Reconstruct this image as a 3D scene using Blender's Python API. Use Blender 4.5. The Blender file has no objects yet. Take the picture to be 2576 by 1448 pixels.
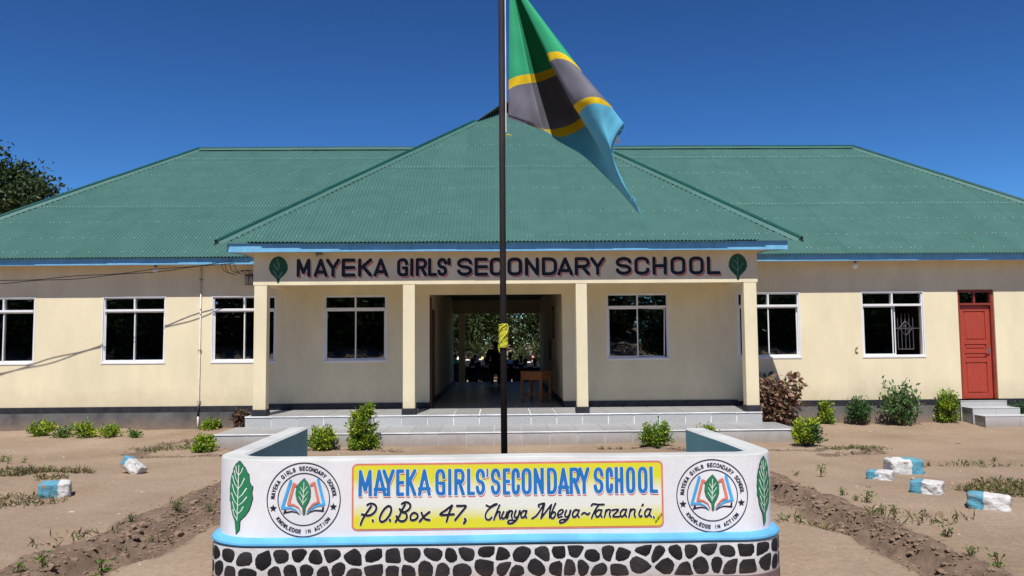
import bpy, bmesh, math, random
import numpy as np
from math import sin, cos, pi, radians, tan, sqrt, atan2
from mathutils import Vector, Matrix

# ------------------------------------------------------------------ camera, world, sun, exposure
S = bpy.context.scene
S.render.engine = 'CYCLES'
COL = S.collection
CAMZ = 1.85
yaw, pitch, roll = radians(1.07), radians(3.89), .008
F_, CX, CY = 2000.0, 1287.5, 724.0          # focal length and centre in units of a 2575 px wide frame
fw = Vector((sin(yaw)*cos(pitch), cos(yaw)*cos(pitch), sin(pitch)))
r0 = Vector((cos(yaw), -sin(yaw), 0)); u0 = r0.cross(fw)
up = u0*cos(roll) + r0*sin(roll); rt = r0*cos(roll) - u0*sin(roll)
cam_d = bpy.data.cameras.new('camera'); cam = bpy.data.objects.new('camera', cam_d); COL.objects.link(cam)
cam.matrix_world = Matrix(((rt.x, up.x, -fw.x, 0), (rt.y, up.y, -fw.y, 0), (rt.z, up.z, -fw.z, CAMZ), (0, 0, 0, 1)))
cam_d.sensor_width = 36; cam_d.lens = F_/2575*36; cam_d.clip_end = 3000; cam_d.clip_start = .1
S.camera = cam

SUN_EL, SUN_AZ = radians(61), radians(8)     # sun behind the camera, slightly to the left
sdir = Vector((-sin(SUN_AZ)*cos(SUN_EL), -cos(SUN_AZ)*cos(SUN_EL), sin(SUN_EL)))   # towards the sun
W = bpy.data.worlds.new('World'); S.world = W; W.use_nodes = True
wn = W.node_tree; wn.nodes.clear()
sky = wn.nodes.new('ShaderNodeTexSky'); sky.sky_type = 'NISHITA'; sky.sun_disc = False
sky.sun_elevation = SUN_EL; sky.sun_rotation = pi + SUN_AZ
sky.altitude = 1400; sky.air_density = 1.0; sky.dust_density = 0; sky.ozone_density = 4.0
bg = wn.nodes.new('ShaderNodeBackground'); bg.inputs[1].default_value = .05
wo = wn.nodes.new('ShaderNodeOutputWorld')
sg = wn.nodes.new('ShaderNodeMix'); sg.data_type = 'RGBA'; sg.blend_type = 'MULTIPLY'; sg.inputs[0].default_value = 1; sg.inputs[7].default_value = (.39, .605, .727, 1)   # clear highland sky: steeper contrast, deeper blue
gm0 = wn.nodes.new('ShaderNodeGamma'); gm0.inputs[1].default_value = 1.5
wn.links.new(sky.outputs[0], gm0.inputs[0]); wn.links.new(gm0.outputs[0], sg.inputs[6]); wn.links.new(sg.outputs[2], bg.inputs[0]); wn.links.new(bg.outputs[0], wo.inputs[0])
sl = bpy.data.lights.new('sun', 'SUN'); sl.energy = 4.5; sl.angle = radians(.5); sl.color = (1, .97, .925)
so = bpy.data.objects.new('sun', sl); COL.objects.link(so); so.rotation_euler = sdir.to_track_quat('Z', 'Y').to_euler(); so.location = (0, -5, 30)
S.view_settings.view_transform = 'Standard'; S.view_settings.look = 'None'
S.view_settings.exposure = .38; S.view_settings.gamma = 1; S.view_settings.use_curve_mapping = False
S.cycles.max_bounces = 8; S.cycles.transparent_max_bounces = 12

rnd = random.Random(11); R = np.random.RandomState(7)

def ray(px, py):
    return fw + rt*((px-CX)/F_) - up*((py-CY)/F_)
def at(px, py, Y):
    d = ray(px, py); return Vector((0, 0, CAMZ)) + d*(Y/d.y)
def gnd(px, py, z=0):
    d = ray(px, py); return Vector((0, 0, CAMZ)) + d*((z-CAMZ)/d.z)

# ------------------------------------------------------------------ mesh helpers
class MB:
    def __init__(s): s.v = []; s.f = []; s.m = []
    def add(s, vs, fs, m=0):
        o = len(s.v); s.v += [tuple(v) for v in vs]; s.f += [tuple(i+o for i in f) for f in fs]; s.m += [m]*len(fs)
    def box(s, x0, x1, y0, y1, z0, z1, m=0):
        s.add([(x0,y0,z0),(x1,y0,z0),(x1,y1,z0),(x0,y1,z0),(x0,y0,z1),(x1,y0,z1),(x1,y1,z1),(x0,y1,z1)],
              [(0,3,2,1),(4,5,6,7),(0,1,5,4),(1,2,6,5),(2,3,7,6),(3,0,4,7)], m)
    def quad(s, a, b, c, d, m=0): s.add([a,b,c,d], [(0,1,2,3)], m)
    def tube(s, pts, rad, n=8, m=0, cap=True):
        pts = [Vector(p) for p in pts]; rs = rad if isinstance(rad, (list, tuple)) else [rad]*len(pts)
        vs = []; fs = []; prev = None
        for i, p in enumerate(pts):
            d = (pts[min(i+1, len(pts)-1)] - pts[max(i-1, 0)]).normalized()
            if prev is None:
                a = Vector((0,0,1)) if abs(d.z) < .9 else Vector((1,0,0)); prev = d.cross(a).normalized()
            x = (prev - d*prev.dot(d)).normalized(); prev = x; y = d.cross(x)
            for k in range(n):
                an = 2*pi*k/n; vs.append(p + (x*cos(an) + y*sin(an))*rs[i])
        for i in range(len(pts)-1):
            for k in range(n):
                a = i*n+k; b = i*n+(k+1) % n; fs.append((a, b, b+n, a+n))
        if cap:
            fs.append(tuple(range(n-1, -1, -1))); fs.append(tuple((len(pts)-1)*n+k for k in range(n)))
        s.add(vs, fs, m)
    def mesh(s, name, mats, smooth=False):
        me = bpy.data.meshes.new(name); me.from_pydata(s.v, [], s.f)
        for m in (mats if isinstance(mats, (list, tuple)) else [mats]): me.materials.append(m)
        if any(s.m): me.polygons.foreach_set('material_index', s.m)
        if smooth: me.polygons.foreach_set('use_smooth', [True]*len(me.polygons))
        me.update(); return me
    def obj(s, name, mats, parent=None, smooth=False, bevel=0, loc=None):
        o = bpy.data.objects.new(name, s.mesh(name, mats, smooth)); COL.objects.link(o)
        if parent: o.parent = parent
        if loc is not None: o.location = loc
        if bevel:
            b = o.modifiers.new('bevel', 'BEVEL'); b.width = bevel; b.segments = 2; b.limit_method = 'ANGLE'; b.angle_limit = radians(40)
        return o
def link(name, me, parent=None, loc=None):
    o = bpy.data.objects.new(name, me); COL.objects.link(o)
    if parent: o.parent = parent
    if loc is not None: o.location = loc
    return o
def tag(o, label=None, cat=None, group=None, kind=None):
    if label: o['label'] = label
    if cat: o['category'] = cat
    if group: o['group'] = group
    if kind: o['kind'] = kind
    return o
def thing(name, label, cat, loc=(0,0,0), group=None, rz=0):
    o = bpy.data.objects.new(name, None); COL.objects.link(o); o.location = loc; o.rotation_euler = (0,0,rz)
    o.empty_display_size = .2
    return tag(o, label, cat, group)
def arrmesh(name, V, Fc, mat, smooth=False):
    me = bpy.data.meshes.new(name); me.from_pydata(V.tolist() if hasattr(V, 'tolist') else V, [], Fc.tolist() if hasattr(Fc, 'tolist') else Fc)
    for m in (mat if isinstance(mat, (list, tuple)) else [mat]): me.materials.append(m)
    if smooth: me.polygons.foreach_set('use_smooth', [True]*len(me.polygons))
    me.update(); return me

# ------------------------------------------------------------------ materials
def lin(c): return tuple(((x/255)/12.92 if x/255 <= .04045 else ((x/255+.055)/1.055)**2.4) for x in c)
def mat(name, col, rough=.7, var=.12, scale=3, bump=0, bscale=60, metal=0, spec=.3, col2=None, detail=6, trans=0, stretch=None, bdist=.01, island=0, gen=False):
    col = tuple(min(.86, c*1.11) for c in col); col2 = tuple(c*1.11 for c in col2) if col2 else None
    m = bpy.data.materials.new(name); m.use_nodes = True; nt = m.node_tree; N = nt.nodes; L = nt.links
    p = N['Principled BSDF']; p.inputs['Roughness'].default_value = rough; p.inputs['Metallic'].default_value = metal
    p.inputs['Specular IOR Level'].default_value = spec
    tc = N.new('ShaderNodeTexCoord'); vec = tc.outputs['Object']
    if stretch:
        mp = N.new('ShaderNodeMapping'); mp.inputs['Scale'].default_value = stretch; L.new(vec, mp.inputs[0]); vec = mp.outputs[0]
    nz = N.new('ShaderNodeTexNoise'); nz.inputs['Scale'].default_value = scale; nz.inputs['Detail'].default_value = detail; nz.inputs['Roughness'].default_value = .6
    L.new(vec, nz.inputs['Vector'])
    c2 = col2 if col2 else tuple(max(0, c*(1-var*2)) for c in col)
    c1 = col if col2 else tuple(min(1, c*(1+var)) for c in col)
    rp = N.new('ShaderNodeValToRGB'); rp.color_ramp.elements[0].position = .34; rp.color_ramp.elements[1].position = .66
    rp.color_ramp.elements[0].color = (*c2, 1); rp.color_ramp.elements[1].color = (*c1, 1)
    src = nz.outputs['Fac']
    if island:
        g = N.new('ShaderNodeNewGeometry'); mx = N.new('ShaderNodeMath'); mx.operation = 'MULTIPLY_ADD'
        L.new(g.outputs['Random Per Island'], mx.inputs[0]); mx.inputs[1].default_value = island
        ad = N.new('ShaderNodeMath'); ad.operation = 'MULTIPLY'; ad.inputs[1].default_value = 1-island; L.new(src, ad.inputs[0]); L.new(ad.outputs[0], mx.inputs[2]); src = mx.outputs[0]
        rp.color_ramp.elements[0].position = .25; rp.color_ramp.elements[1].position = .8
    L.new(src, rp.inputs['Fac']); L.new(rp.outputs['Color'], p.inputs['Base Color'])
    if bump:
        n2 = N.new('ShaderNodeTexNoise'); n2.inputs['Scale'].default_value = bscale; n2.inputs['Detail'].default_value = 5; L.new(vec, n2.inputs['Vector'])
        b = N.new('ShaderNodeBump'); b.inputs['Strength'].default_value = bump; b.inputs['Distance'].default_value = bdist
        L.new(n2.outputs['Fac'], b.inputs['Height']); L.new(b.outputs['Normal'], p.inputs['Normal'])
    if trans:
        t = N.new('ShaderNodeBsdfTranslucent'); L.new(rp.outputs['Color'], t.inputs['Color']); ms = N.new('ShaderNodeMixShader'); ms.inputs[0].default_value = trans
        out = N['Material Output']; L.new(p.outputs[0], ms.inputs[1]); L.new(t.outputs[0], ms.inputs[2]); L.new(ms.outputs[0], out.inputs[0])
    return m

M = {}
M['cream'] = mat('cream_wall_paint', (.695,.612,.412), .85, .045, 2, .25, 35, bdist=.006, stretch=(1,1,.4))
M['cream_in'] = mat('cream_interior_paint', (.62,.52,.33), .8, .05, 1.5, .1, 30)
M['plinth'] = mat('cement_plinth', (.135,.13,.125), .9, .22, 2.2, .5, 18, col2=(.062,.062,.066), stretch=(1,1,.6))
M['black'] = mat('black_skirting_paint', (.028,.028,.034), .6, .25, 6, .2, 30)
M['frame'] = mat('white_aluminium', (.70,.70,.69), .35, .03, 4, spec=.5)
M['gasket'] = mat('dark_rubber', (.03,.03,.03), .6)
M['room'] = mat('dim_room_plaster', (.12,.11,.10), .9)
M['roof'] = mat('green_roof_sheet', (.063,.143,.118), .42, .07, 2.2, spec=.45, col2=(.052,.125,.101))
M['cap'] = mat('green_ridge_flashing', (.007,.058,.046), .36, .1, 3, spec=.4)
M['roof_under'] = mat('roof_underside', (.10,.12,.09), .7)
M['screw'] = mat('galvanised_screw', (.62,.72,.68), .35, .1, 9, metal=.3, spec=.6)
M['fascia'] = mat('blue_fascia_paint', (.16,.41,.60), .45, .08, 5, .15, 40)
M['soffit'] = mat('pale_soffit', (.55,.46,.38), .85, .05, 3)
M['tile'] = mat('grey_granite_tile', (.29,.285,.275), .4, .05, 25, spec=.4)
M['tile_r'] = mat('pale_riser_tile', (.405,.405,.395), .45, .07, 60, spec=.3)
M['grout'] = mat('white_grout', (.86,.85,.82), .8)
M['cement'] = mat('tile_cement_side', (.28,.26,.24), .9, .15, 6, .3, 30)
M['floor'] = mat('interior_floor_tile', (.32,.31,.30), .3, .05, 10, spec=.5)
M['door'] = mat('red_brown_varnish', (.40,.055,.032), .38, .12, 3, stretch=(14,14,1.2), spec=.5, col2=(.30,.045,.026))
M['door_dark'] = mat('dark_red_varnish', (.22,.035,.02), .4, .12, 3, spec=.5)
M['steel'] = mat('brushed_steel', (.45,.45,.44), .3, metal=.9)
M['iron'] = mat('grille_iron', (.06,.06,.065), .5)
M['wood'] = mat('desk_wood', (.50,.19,.065), .5, .15, 4, stretch=(2,2,14))
M['pole'] = mat('rusty_brown_pole', (.014,.011,.012), .7, .3, 7, .3, 60, col2=(.026,.019,.018), stretch=(1,1,.25), spec=.15)
M['cable'] = mat('black_cable', (.015,.014,.014), .5)
M['pipe'] = mat('white_pvc_pipe', (.62,.57,.50), .45)
M['bulb'] = mat('white_lamp_glass', (.80,.78,.74), .25, spec=.6)
M['grey_plastic'] = mat('grey_plastic', (.16,.15,.14), .5)
M['white'] = mat('white_sign_paint', (.675,.675,.69), .6, .05, 2.6, .35, 14, bdist=.012, stretch=(1,1,.45))
M['white_top'] = mat('white_coping_paint', (.47,.47,.445), .7, .08, 2.2, .2, 18, bdist=.006)
M['teal'] = mat('teal_inner_paint', (.12,.31,.33), .6, .06, 3)
M['band'] = mat('sky_blue_band', (.105,.34,.56), .8, .08, 4, .4, 14, bdist=.012, spec=.15)
M['mortar'] = mat('white_joint_paint', (.60,.59,.59), .7, .08, 5, .4, 25)
M['stone'] = mat('black_painted_stone', (.017,.016,.019), .8, .25, 7, .6, 45, col2=(.030,.027,.029), spec=.12)
M['brown'] = mat('purple_brown_base', (.16,.11,.11), .8, .15, 5)
M['coral'] = mat('coral_paint', (.60,.19,.13), .6, .08, 12)
M['l_blue'] = mat('royal_blue_paint', (.016,.155,.45), .5, .06, 12)
M['l_pink'] = mat('crimson_paint', (.66,.06,.12), .55, .1, 14)
M['l_pinkw'] = mat('pale_pink_paint', (.80,.55,.58), .6)
M['l_white'] = mat('halo_white_paint', (.80,.80,.79), .6)
M['l_black'] = mat('black_lettering', (.012,.012,.018), .5)
M['l_red'] = mat('red_letter_shade', (.62,.02,.02), .55)
M['halo'] = mat('pale_letter_halo', (.70,.62,.50), .8)
M['leafp'] = mat('leaf_green_paint', (.022,.19,.085), .55, .06, 9)
M['leafd'] = mat('dark_leaf_paint', (.015,.085,.04), .6, .1, 9)
M['leafl'] = mat('leaf_vein_paint', (.70,.77,.71), .6)
M['leafl2'] = mat('pale_vein_paint', (.16,.30,.20), .6)
M['navy'] = mat('navy_lettering', (.012,.012,.035), .5)
M['e_blue'] = mat('emblem_blue', (.06,.36,.70), .55)
M['f_green'] = mat('flag_green', (.035,.37,.17), .8, .04, 5, trans=.2)
M['f_yellow'] = mat('flag_yellow', (.75,.52,.012), .8, .04, 5, trans=.22)
M['f_black'] = mat('flag_black', (.145,.140,.165), .85, .06, 5, trans=.05)
M['f_blue'] = mat('flag_blue', (.13,.48,.64), .8, .04, 5, trans=.22)
M['rope_y'] = mat('yellow_rope', (.62,.60,.05), .7, .15, 60, .5, 150)
M['rope_w'] = mat('white_cord', (.8,.8,.8), .7)
M['b_blue'] = mat('blue_block_paint', (.095,.30,.40), .85, .1, 8, .9, 22, col2=(.085,.22,.28), bdist=.02)
M['b_white'] = mat('white_block_paint', (.60,.60,.58), .85, .06, 9, .9, 22, bdist=.02, col2=(.42,.40,.37))
M['b_raw'] = mat('raw_concrete', (.30,.25,.20), .9, .15, 10, .8, 30, bdist=.02)
M['clod'] = mat('dry_soil_clod', (.225,.155,.108), .95, .2, 9, .6, 50, col2=(.135,.092,.063))
M['pebble'] = mat('pale_pebble', (.44,.35,.27), .9, .15, 12, .4, 40, col2=(.3,.22,.16))
M['duranta'] = mat('golden_green_leaves', (.44,.50,.025), .5, .1, 5, trans=.25, island=.7, col2=(.085,.17,.012))
M['duranta2'] = mat('mid_green_leaves', (.17,.30,.03), .5, .1, 5, trans=.2, island=.75, col2=(.03,.10,.015))
M['green'] = mat('green_leaves', (.075,.16,.04), .5, .1, 5, trans=.2, island=.75, col2=(.02,.06,.016))
M['sage'] = mat('sage_green_leaves', (.22,.32,.12), .5, .1, 5, trans=.2, island=.75, col2=(.05,.11,.03))
M['copper'] = mat('copper_brown_leaves', (.33,.19,.13), .5, .1, 5, trans=.15, island=.8, col2=(.105,.05,.038))
M['copper2'] = mat('olive_bronze_leaves', (.25,.21,.115), .5, .1, 5, trans=.15, island=.8, col2=(.09,.07,.03))
M['drybush'] = mat('dead_brown_leaves', (.14,.08,.05), .7, .1, 5, island=.8, col2=(.04,.026,.02))
M['dry'] = mat('dry_grass', (.34,.25,.14), .8, .1, 5, trans=.15, island=.8, col2=(.15,.105,.06))
M['weed'] = mat('weed_leaves', (.13,.17,.045), .6, .1, 5, trans=.2, island=.8, col2=(.05,.10,.02))
M['tree'] = mat('tree_leaves', (.060,.085,.020), .5, .1, 5, trans=.2, island=.8, col2=(.016,.032,.009))
M['tree_l'] = mat('olive_tree_leaves', (.09,.11,.032), .5, .1, 5, trans=.25, island=.8, col2=(.035,.06,.015))
M['bark'] = mat('tree_bark', (.10,.075,.055), .9, .2, 8, .6, 30)
M['twig'] = mat('brown_twig', (.11,.075,.04), .9, .2, 8)
M['skin'] = mat('dark_brown_skin', (.10,.045,.028), .5)
M['hair'] = mat('black_hair', (.01,.009,.009), .8)
M['cloth'] = mat('black_uniform_jumper', (.012,.012,.018), .9)
M['skirt'] = mat('dark_blue_skirt', (.02,.028,.05), .9)
M['shirt'] = mat('white_collar', (.7,.7,.72), .8)

def tint_by_object(m, lo, hi):
    nt = m.node_tree; p = nt.nodes['Principled BSDF']; src = p.inputs['Base Color'].links[0].from_socket
    oi = nt.nodes.new('ShaderNodeObjectInfo'); mr = nt.nodes.new('ShaderNodeMapRange'); mr.inputs[3].default_value = lo; mr.inputs[4].default_value = hi; nt.links.new(oi.outputs['Random'], mr.inputs[0])
    h = nt.nodes.new('ShaderNodeHueSaturation'); nt.links.new(src, h.inputs['Color']); nt.links.new(mr.outputs[0], h.inputs['Value']); nt.links.new(h.outputs[0], p.inputs['Base Color'])
def dust(m, z0, z1, amt, col=(.27,.19,.13), sc=5):     # reddish earth splashed on the foot of a surface, ragged edge
    nt = m.node_tree; N = nt.nodes; L = nt.links; p = N['Principled BSDF']; src = p.inputs['Base Color'].links[0].from_socket
    tc = N.new('ShaderNodeTexCoord'); sp = N.new('ShaderNodeSeparateXYZ'); L.new(tc.outputs['Object'], sp.inputs[0])
    nz = N.new('ShaderNodeTexNoise'); nz.inputs['Scale'].default_value = sc; nz.inputs['Detail'].default_value = 8; nz.inputs['Roughness'].default_value = .7; L.new(tc.outputs['Object'], nz.inputs['Vector'])
    ad = N.new('ShaderNodeMath'); ad.operation = 'MULTIPLY_ADD'; ad.inputs[1].default_value = -(z1-z0)*1.6; L.new(nz.outputs['Fac'], ad.inputs[0]); L.new(sp.outputs['Z'], ad.inputs[2])
    mr = N.new('ShaderNodeMapRange'); mr.inputs[1].default_value = z0-(z1-z0)*.8; mr.inputs[2].default_value = z1-(z1-z0)*.8; mr.inputs[3].default_value = amt; mr.inputs[4].default_value = 0; L.new(ad.outputs[0], mr.inputs[0])
    x = N.new('ShaderNodeMix'); x.data_type = 'RGBA'; L.new(mr.outputs[0], x.inputs[0]); L.new(src, x.inputs[6]); x.inputs[7].default_value = (*col, 1); L.new(x.outputs[2], p.inputs['Base Color'])
tint_by_object(M['roof'], .915, .985); tint_by_object(M['tile_r'], .93, 1.05); tint_by_object(M['tile'], .93, 1.05); tint_by_object(M['stone'], .75, 1.15)
dust(M['plinth'], .0, .34, .75); dust(M['tile_r'], .0, .2, .6); dust(M['cream'], .53, .95, .30, (.42,.31,.21)); dust(M['brown'], 0, .12, .8); dust(M['mortar'], .12, .26, .5); dust(M['stone'], .12, .20, .12)

def glass_mat():
    m = bpy.data.materials.new('window_glass'); m.use_nodes = True; nt = m.node_tree; N = nt.nodes; L = nt.links; N.clear()
    o = N.new('ShaderNodeOutputMaterial'); g = N.new('ShaderNodeBsdfGlossy'); g.inputs['Roughness'].default_value = .012; g.inputs['Color'].default_value = (.85,.92,.95,1)
    t = N.new('ShaderNodeBsdfTransparent'); t.inputs['Color'].default_value = (.24,.27,.28,1)
    fr = N.new('ShaderNodeFresnel'); fr.inputs[0].default_value = 1.6
    ml = N.new('ShaderNodeMath'); ml.operation = 'MULTIPLY_ADD'; ml.inputs[1].default_value = 1.5; ml.inputs[2].default_value = .21; L.new(fr.outputs[0], ml.inputs[0])
    tc = N.new('ShaderNodeTexCoord'); nz = N.new('ShaderNodeTexNoise'); nz.inputs['Scale'].default_value = 1.6; L.new(tc.outputs['Object'], nz.inputs['Vector'])
    b = N.new('ShaderNodeBump'); b.inputs['Strength'].default_value = .12; b.inputs['Distance'].default_value = .02; L.new(nz.outputs['Fac'], b.inputs['Height']); L.new(b.outputs[0], g.inputs['Normal'])
    mx = N.new('ShaderNodeMixShader'); L.new(ml.outputs[0], mx.inputs[0]); L.new(t.outputs[0], mx.inputs[1]); L.new(g.outputs[0], mx.inputs[2]); L.new(mx.outputs[0], o.inputs[0])
    return m
M['glass'] = glass_mat()

def panel_mat():          # yellow sprayed to white in the middle, as the sign painter did it
    m = bpy.data.materials.new('yellow_white_sprayed_paint'); m.use_nodes = True; nt = m.node_tree; N = nt.nodes; L = nt.links
    p = N['Principled BSDF']; p.inputs['Roughness'].default_value = .5
    tc = N.new('ShaderNodeTexCoord'); sp = N.new('ShaderNodeSeparateXYZ'); L.new(tc.outputs['Object'], sp.inputs[0])
    nz = N.new('ShaderNodeTexNoise'); nz.inputs['Scale'].default_value = 2.2; L.new(tc.outputs['Object'], nz.inputs['Vector'])
    a = N.new('ShaderNodeMath'); a.operation = 'MULTIPLY_ADD'; a.inputs[1].default_value = .10; L.new(nz.outputs['Fac'], a.inputs[0]); L.new(sp.outputs['Z'], a.inputs[2])
    mr = N.new('ShaderNodeMapRange'); mr.inputs[1].default_value = .49; mr.inputs[2].default_value = .99; L.new(a.outputs[0], mr.inputs[0])
    rp = N.new('ShaderNodeValToRGB'); e = rp.color_ramp.elements
    yc = (.69,.66,.03,1); wc = (.74,.75,.69,1)
    e[0].position = 0; e[0].color = yc; e[1].position = 1; e[1].color = yc
    for ps, c in ((.20,yc),(.40,wc),(.60,wc),(.80,yc)):
        k = e.new(ps); k.color = c
    L.new(mr.outputs[0], rp.inputs[0]); L.new(rp.outputs[0], p.inputs['Base Color']); return m
M['panel'] = panel_mat()

def ground_mat():
    m = bpy.data.materials.new('sandy_yard_earth'); m.use_nodes = True; nt = m.node_tree; N = nt.nodes; L = nt.links
    p = N['Principled BSDF']; p.inputs['Roughness'].default_value = .95; p.inputs['Specular IOR Level'].default_value = .15
    tc = N.new('ShaderNodeTexCoord'); O = tc.outputs['Object']
    def noise(s, d=6, r=.6):
        n = N.new('ShaderNodeTexNoise'); n.inputs['Scale'].default_value = s; n.inputs['Detail'].default_value = d; n.inputs['Roughness'].default_value = r; L.new(O, n.inputs['Vector']); return n.outputs['Fac']
    def ramp(f, a, b, ca, cb):
        r = N.new('ShaderNodeValToRGB'); r.color_ramp.elements[0].position = a; r.color_ramp.elements[1].position = b; r.color_ramp.elements[0].color = (*ca,1); r.color_ramp.elements[1].color = (*cb,1); L.new(f, r.inputs[0]); return r.outputs[0]
    def mix(f, a, b, mode='MIX'):
        x = N.new('ShaderNodeMix'); x.data_type = 'RGBA'; x.blend_type = mode
        if isinstance(f, float): x.inputs[0].default_value = f
        else: L.new(f, x.inputs[0])
        L.new(a, x.inputs[6]); L.new(b, x.inputs[7]); return x.outputs[2]
    sand = ramp(noise(.55, 8), .3, .7, (.262,.185,.122), (.366,.275,.194))
    fine = ramp(noise(22, 8, .75), .32, .62, (.62,.60,.58), (1,1,1))
    sand = mix(.75, sand, fine, 'MULTIPLY')
    speck = ramp(noise(70, 3, .6), .30, .40, (.45,.42,.40), (1,1,1)); sand = mix(.5, sand, speck, 'MULTIPLY')
    soil = ramp(noise(5, 8, .7), .3, .7, (.105,.072,.050), (.215,.150,.105))
    at_ = N.new('ShaderNodeAttribute'); at_.attribute_name = 'dug'
    ad = N.new('ShaderNodeMath'); ad.operation = 'MULTIPLY_ADD'; ad.inputs[1].default_value = .5; L.new(noise(6, 6), ad.inputs[0]); L.new(at_.outputs['Fac'], ad.inputs[2])
    f = ramp(ad.outputs[0], .5, .85, (0,0,0), (1,1,1))
    c = mix(f, sand, soil); L.new(c, p.inputs['Base Color'])
    b = N.new('ShaderNodeBump'); b.inputs['Strength'].default_value = .7; b.inputs['Distance'].default_value = .012; L.new(noise(38, 9, .75), b.inputs['Height'])
    b2 = N.new('ShaderNodeBump'); b2.inputs['Strength'].default_value = .5; b2.inputs['Distance'].default_value = .05; L.new(noise(5, 6, .6), b2.inputs['Height']); L.new(b2.outputs[0], b.inputs['Normal'])
    L.new(b.outputs[0], p.inputs['Normal']); return m
M['ground'] = ground_mat()

# ------------------------------------------------------------------ ground
def smooth_noise(nx, ny, seed):
    r = np.random.RandomState(seed).rand(ny+3, nx+3); return r
def vnoise(X, Y, scale, seed):
    r = np.random.RandomState(seed).rand(256, 256)
    x = X*scale+1000; y = Y*scale+1000; xi = np.floor(x).astype(int); yi = np.floor(y).astype(int); fx = x-xi; fy = y-yi
    fx = fx*fx*(3-2*fx); fy = fy*fy*(3-2*fy)
    g = lambda a, b: r[a % 256, b % 256]
    return (g(xi,yi)*(1-fx)+g(xi+1,yi)*fx)*(1-fy)+(g(xi,yi+1)*(1-fx)+g(xi+1,yi+1)*fx)*fy-.5
def dist_poly(X, Y, pts):
    best = np.full(X.shape, 1e9); side = np.zeros(X.shape)
    for (ax, ay), (bx, by) in zip(pts[:-1], pts[1:]):
        dx, dy = bx-ax, by-ay; L2 = dx*dx+dy*dy
        t = np.clip(((X-ax)*dx+(Y-ay)*dy)/L2, 0, 1); ex = X-(ax+t*dx); ey = Y-(ay+t*dy); d = np.hypot(ex, ey)
        s = np.sign(dx*ey-dy*ex); m = d < best; best = np.where(m, d, best); side = np.where(m, s, side)
    return best, side
def seg(pxs): return [tuple(gnd(x, y)[:2]) for x, y in pxs]
# dug drains: centre line, half width
T_LEFT = seg([(700,1195),(570,1248),(400,1330),(250,1395),(60,1480)])
T_RIGHT = seg([(1850,1175),(1950,1222),(2120,1300),(2330,1405),(2500,1490)])
BED_L = seg([(330,1140),(420,1112),(520,1100),(640,1135),(480,1142),(345,1145)])
BED_R = seg([(1930,1128),(2050,1128),(2170,1118),(2200,1135),(2080,1140)])
BED_M = seg([(780,1126),(880,1124),(1000,1128)])
BED_N = seg([(1500,1126),(1620,1122),(1720,1128)])
def terrain(X, Y):
    z = vnoise(X, Y, .35, 1)*.06 + vnoise(X, Y, 1.3, 2)*.022 + vnoise(X, Y, 4, 3)*.008
    lump = vnoise(X, Y, 9, 4)*.05 + vnoise(X, Y, 19, 5)*.035
    dug = np.zeros(X.shape)
    for pts, w, dep, sg in ((T_LEFT,.60,.13,1), (T_RIGHT,.44,.12,-1)):
        d, s = dist_poly(X, Y, pts); d = d + vnoise(X, Y, 2.5, 6)*.22; q = np.clip(1-d/w, 0, 1); q2 = q*q*(3-2*q)
        m = np.clip(q*2.2, 0, 1); dug = np.maximum(dug, m)
        off = d*s*sg                      # + on the far (house) side
        cut = -dep*np.exp(-((off-w*.35)/(w*.35))**2); heap = .06*np.exp(-((off+w*.4)/(w*.4))**2)
        z = z + (cut+heap)*np.clip(q*3, 0, 1) + lump*m
    for pts, w in ((BED_L,.22), (BED_R,.20), (BED_M,.16), (BED_N,.16)):
        d, s = dist_poly(X, Y, pts); d = d + vnoise(X, Y, 3, 8)*.2; q = np.clip(1-d/w, 0, 1); m = np.clip(q*2, 0, 1); dug = np.maximum(dug, m*.9)
        z = z + lump*m*.8 - .03*m
    # heap of weeds at the left, bank of earth against the wall
    for (cx, cy, rx, ry, h) in ((*gnd(30,1215)[:2], 1.3, .9, .10),):
        z = z + h*np.exp(-(((X-cx)/rx)**2+((Y-cy)/ry)**2))
    bank = np.exp(-((Y-17.3)/.45)**2)*(np.abs(X) > 5.2); z = z + bank*(.05+vnoise(X, Y, 2, 9)*.05)
    z = z * (1/(1+np.exp(-(60-np.abs(X)-np.abs(Y))/4)))
    z = z + np.clip(-3.5-Y, 0, 30)*.115*np.clip(1-np.abs(X)/140, 0, 1)
    # keep flat under the steps and sign
    fl = np.clip(1-np.maximum(np.abs(X-.1)-2.1, np.maximum(6-Y, Y-8.2))/.3, 0, 1); z = z*(1-fl)
    return z, dug
def gz(x, y):
    z, _ = terrain(np.array([[float(x)]]), np.array([[float(y)]])); return float(z[0,0])
xs = np.concatenate([-np.geomspace(900, 12, 26), np.arange(-11.5, 13.5, .06), np.geomspace(14, 900, 26)])
ys = np.concatenate([np.concatenate([-np.geomspace(900, 42, 12), np.arange(-38, 3.4, 1.5)]), np.arange(3.5, 17.9, .05), np.geomspace(18.2, 900, 30)])
GX, GY = np.meshgrid(xs, ys); GZ, DUG = terrain(GX, GY)
nx, ny = len(xs), len(ys)
V = np.stack([GX, GY, GZ], -1).reshape(-1, 3)
idx = np.arange(nx*ny).reshape(ny, nx); Fq = np.stack([idx[:-1,:-1], idx[:-1,1:], idx[1:,1:], idx[1:,:-1]], -1).reshape(-1, 4)
gm = arrmesh('ground', V, Fq, M['ground'], True); a_ = gm.attributes.new('dug', 'FLOAT', 'POINT'); a_.data.foreach_set('value', DUG.reshape(-1).astype(np.float32))
tag(link('ground', gm), kind='structure')

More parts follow.
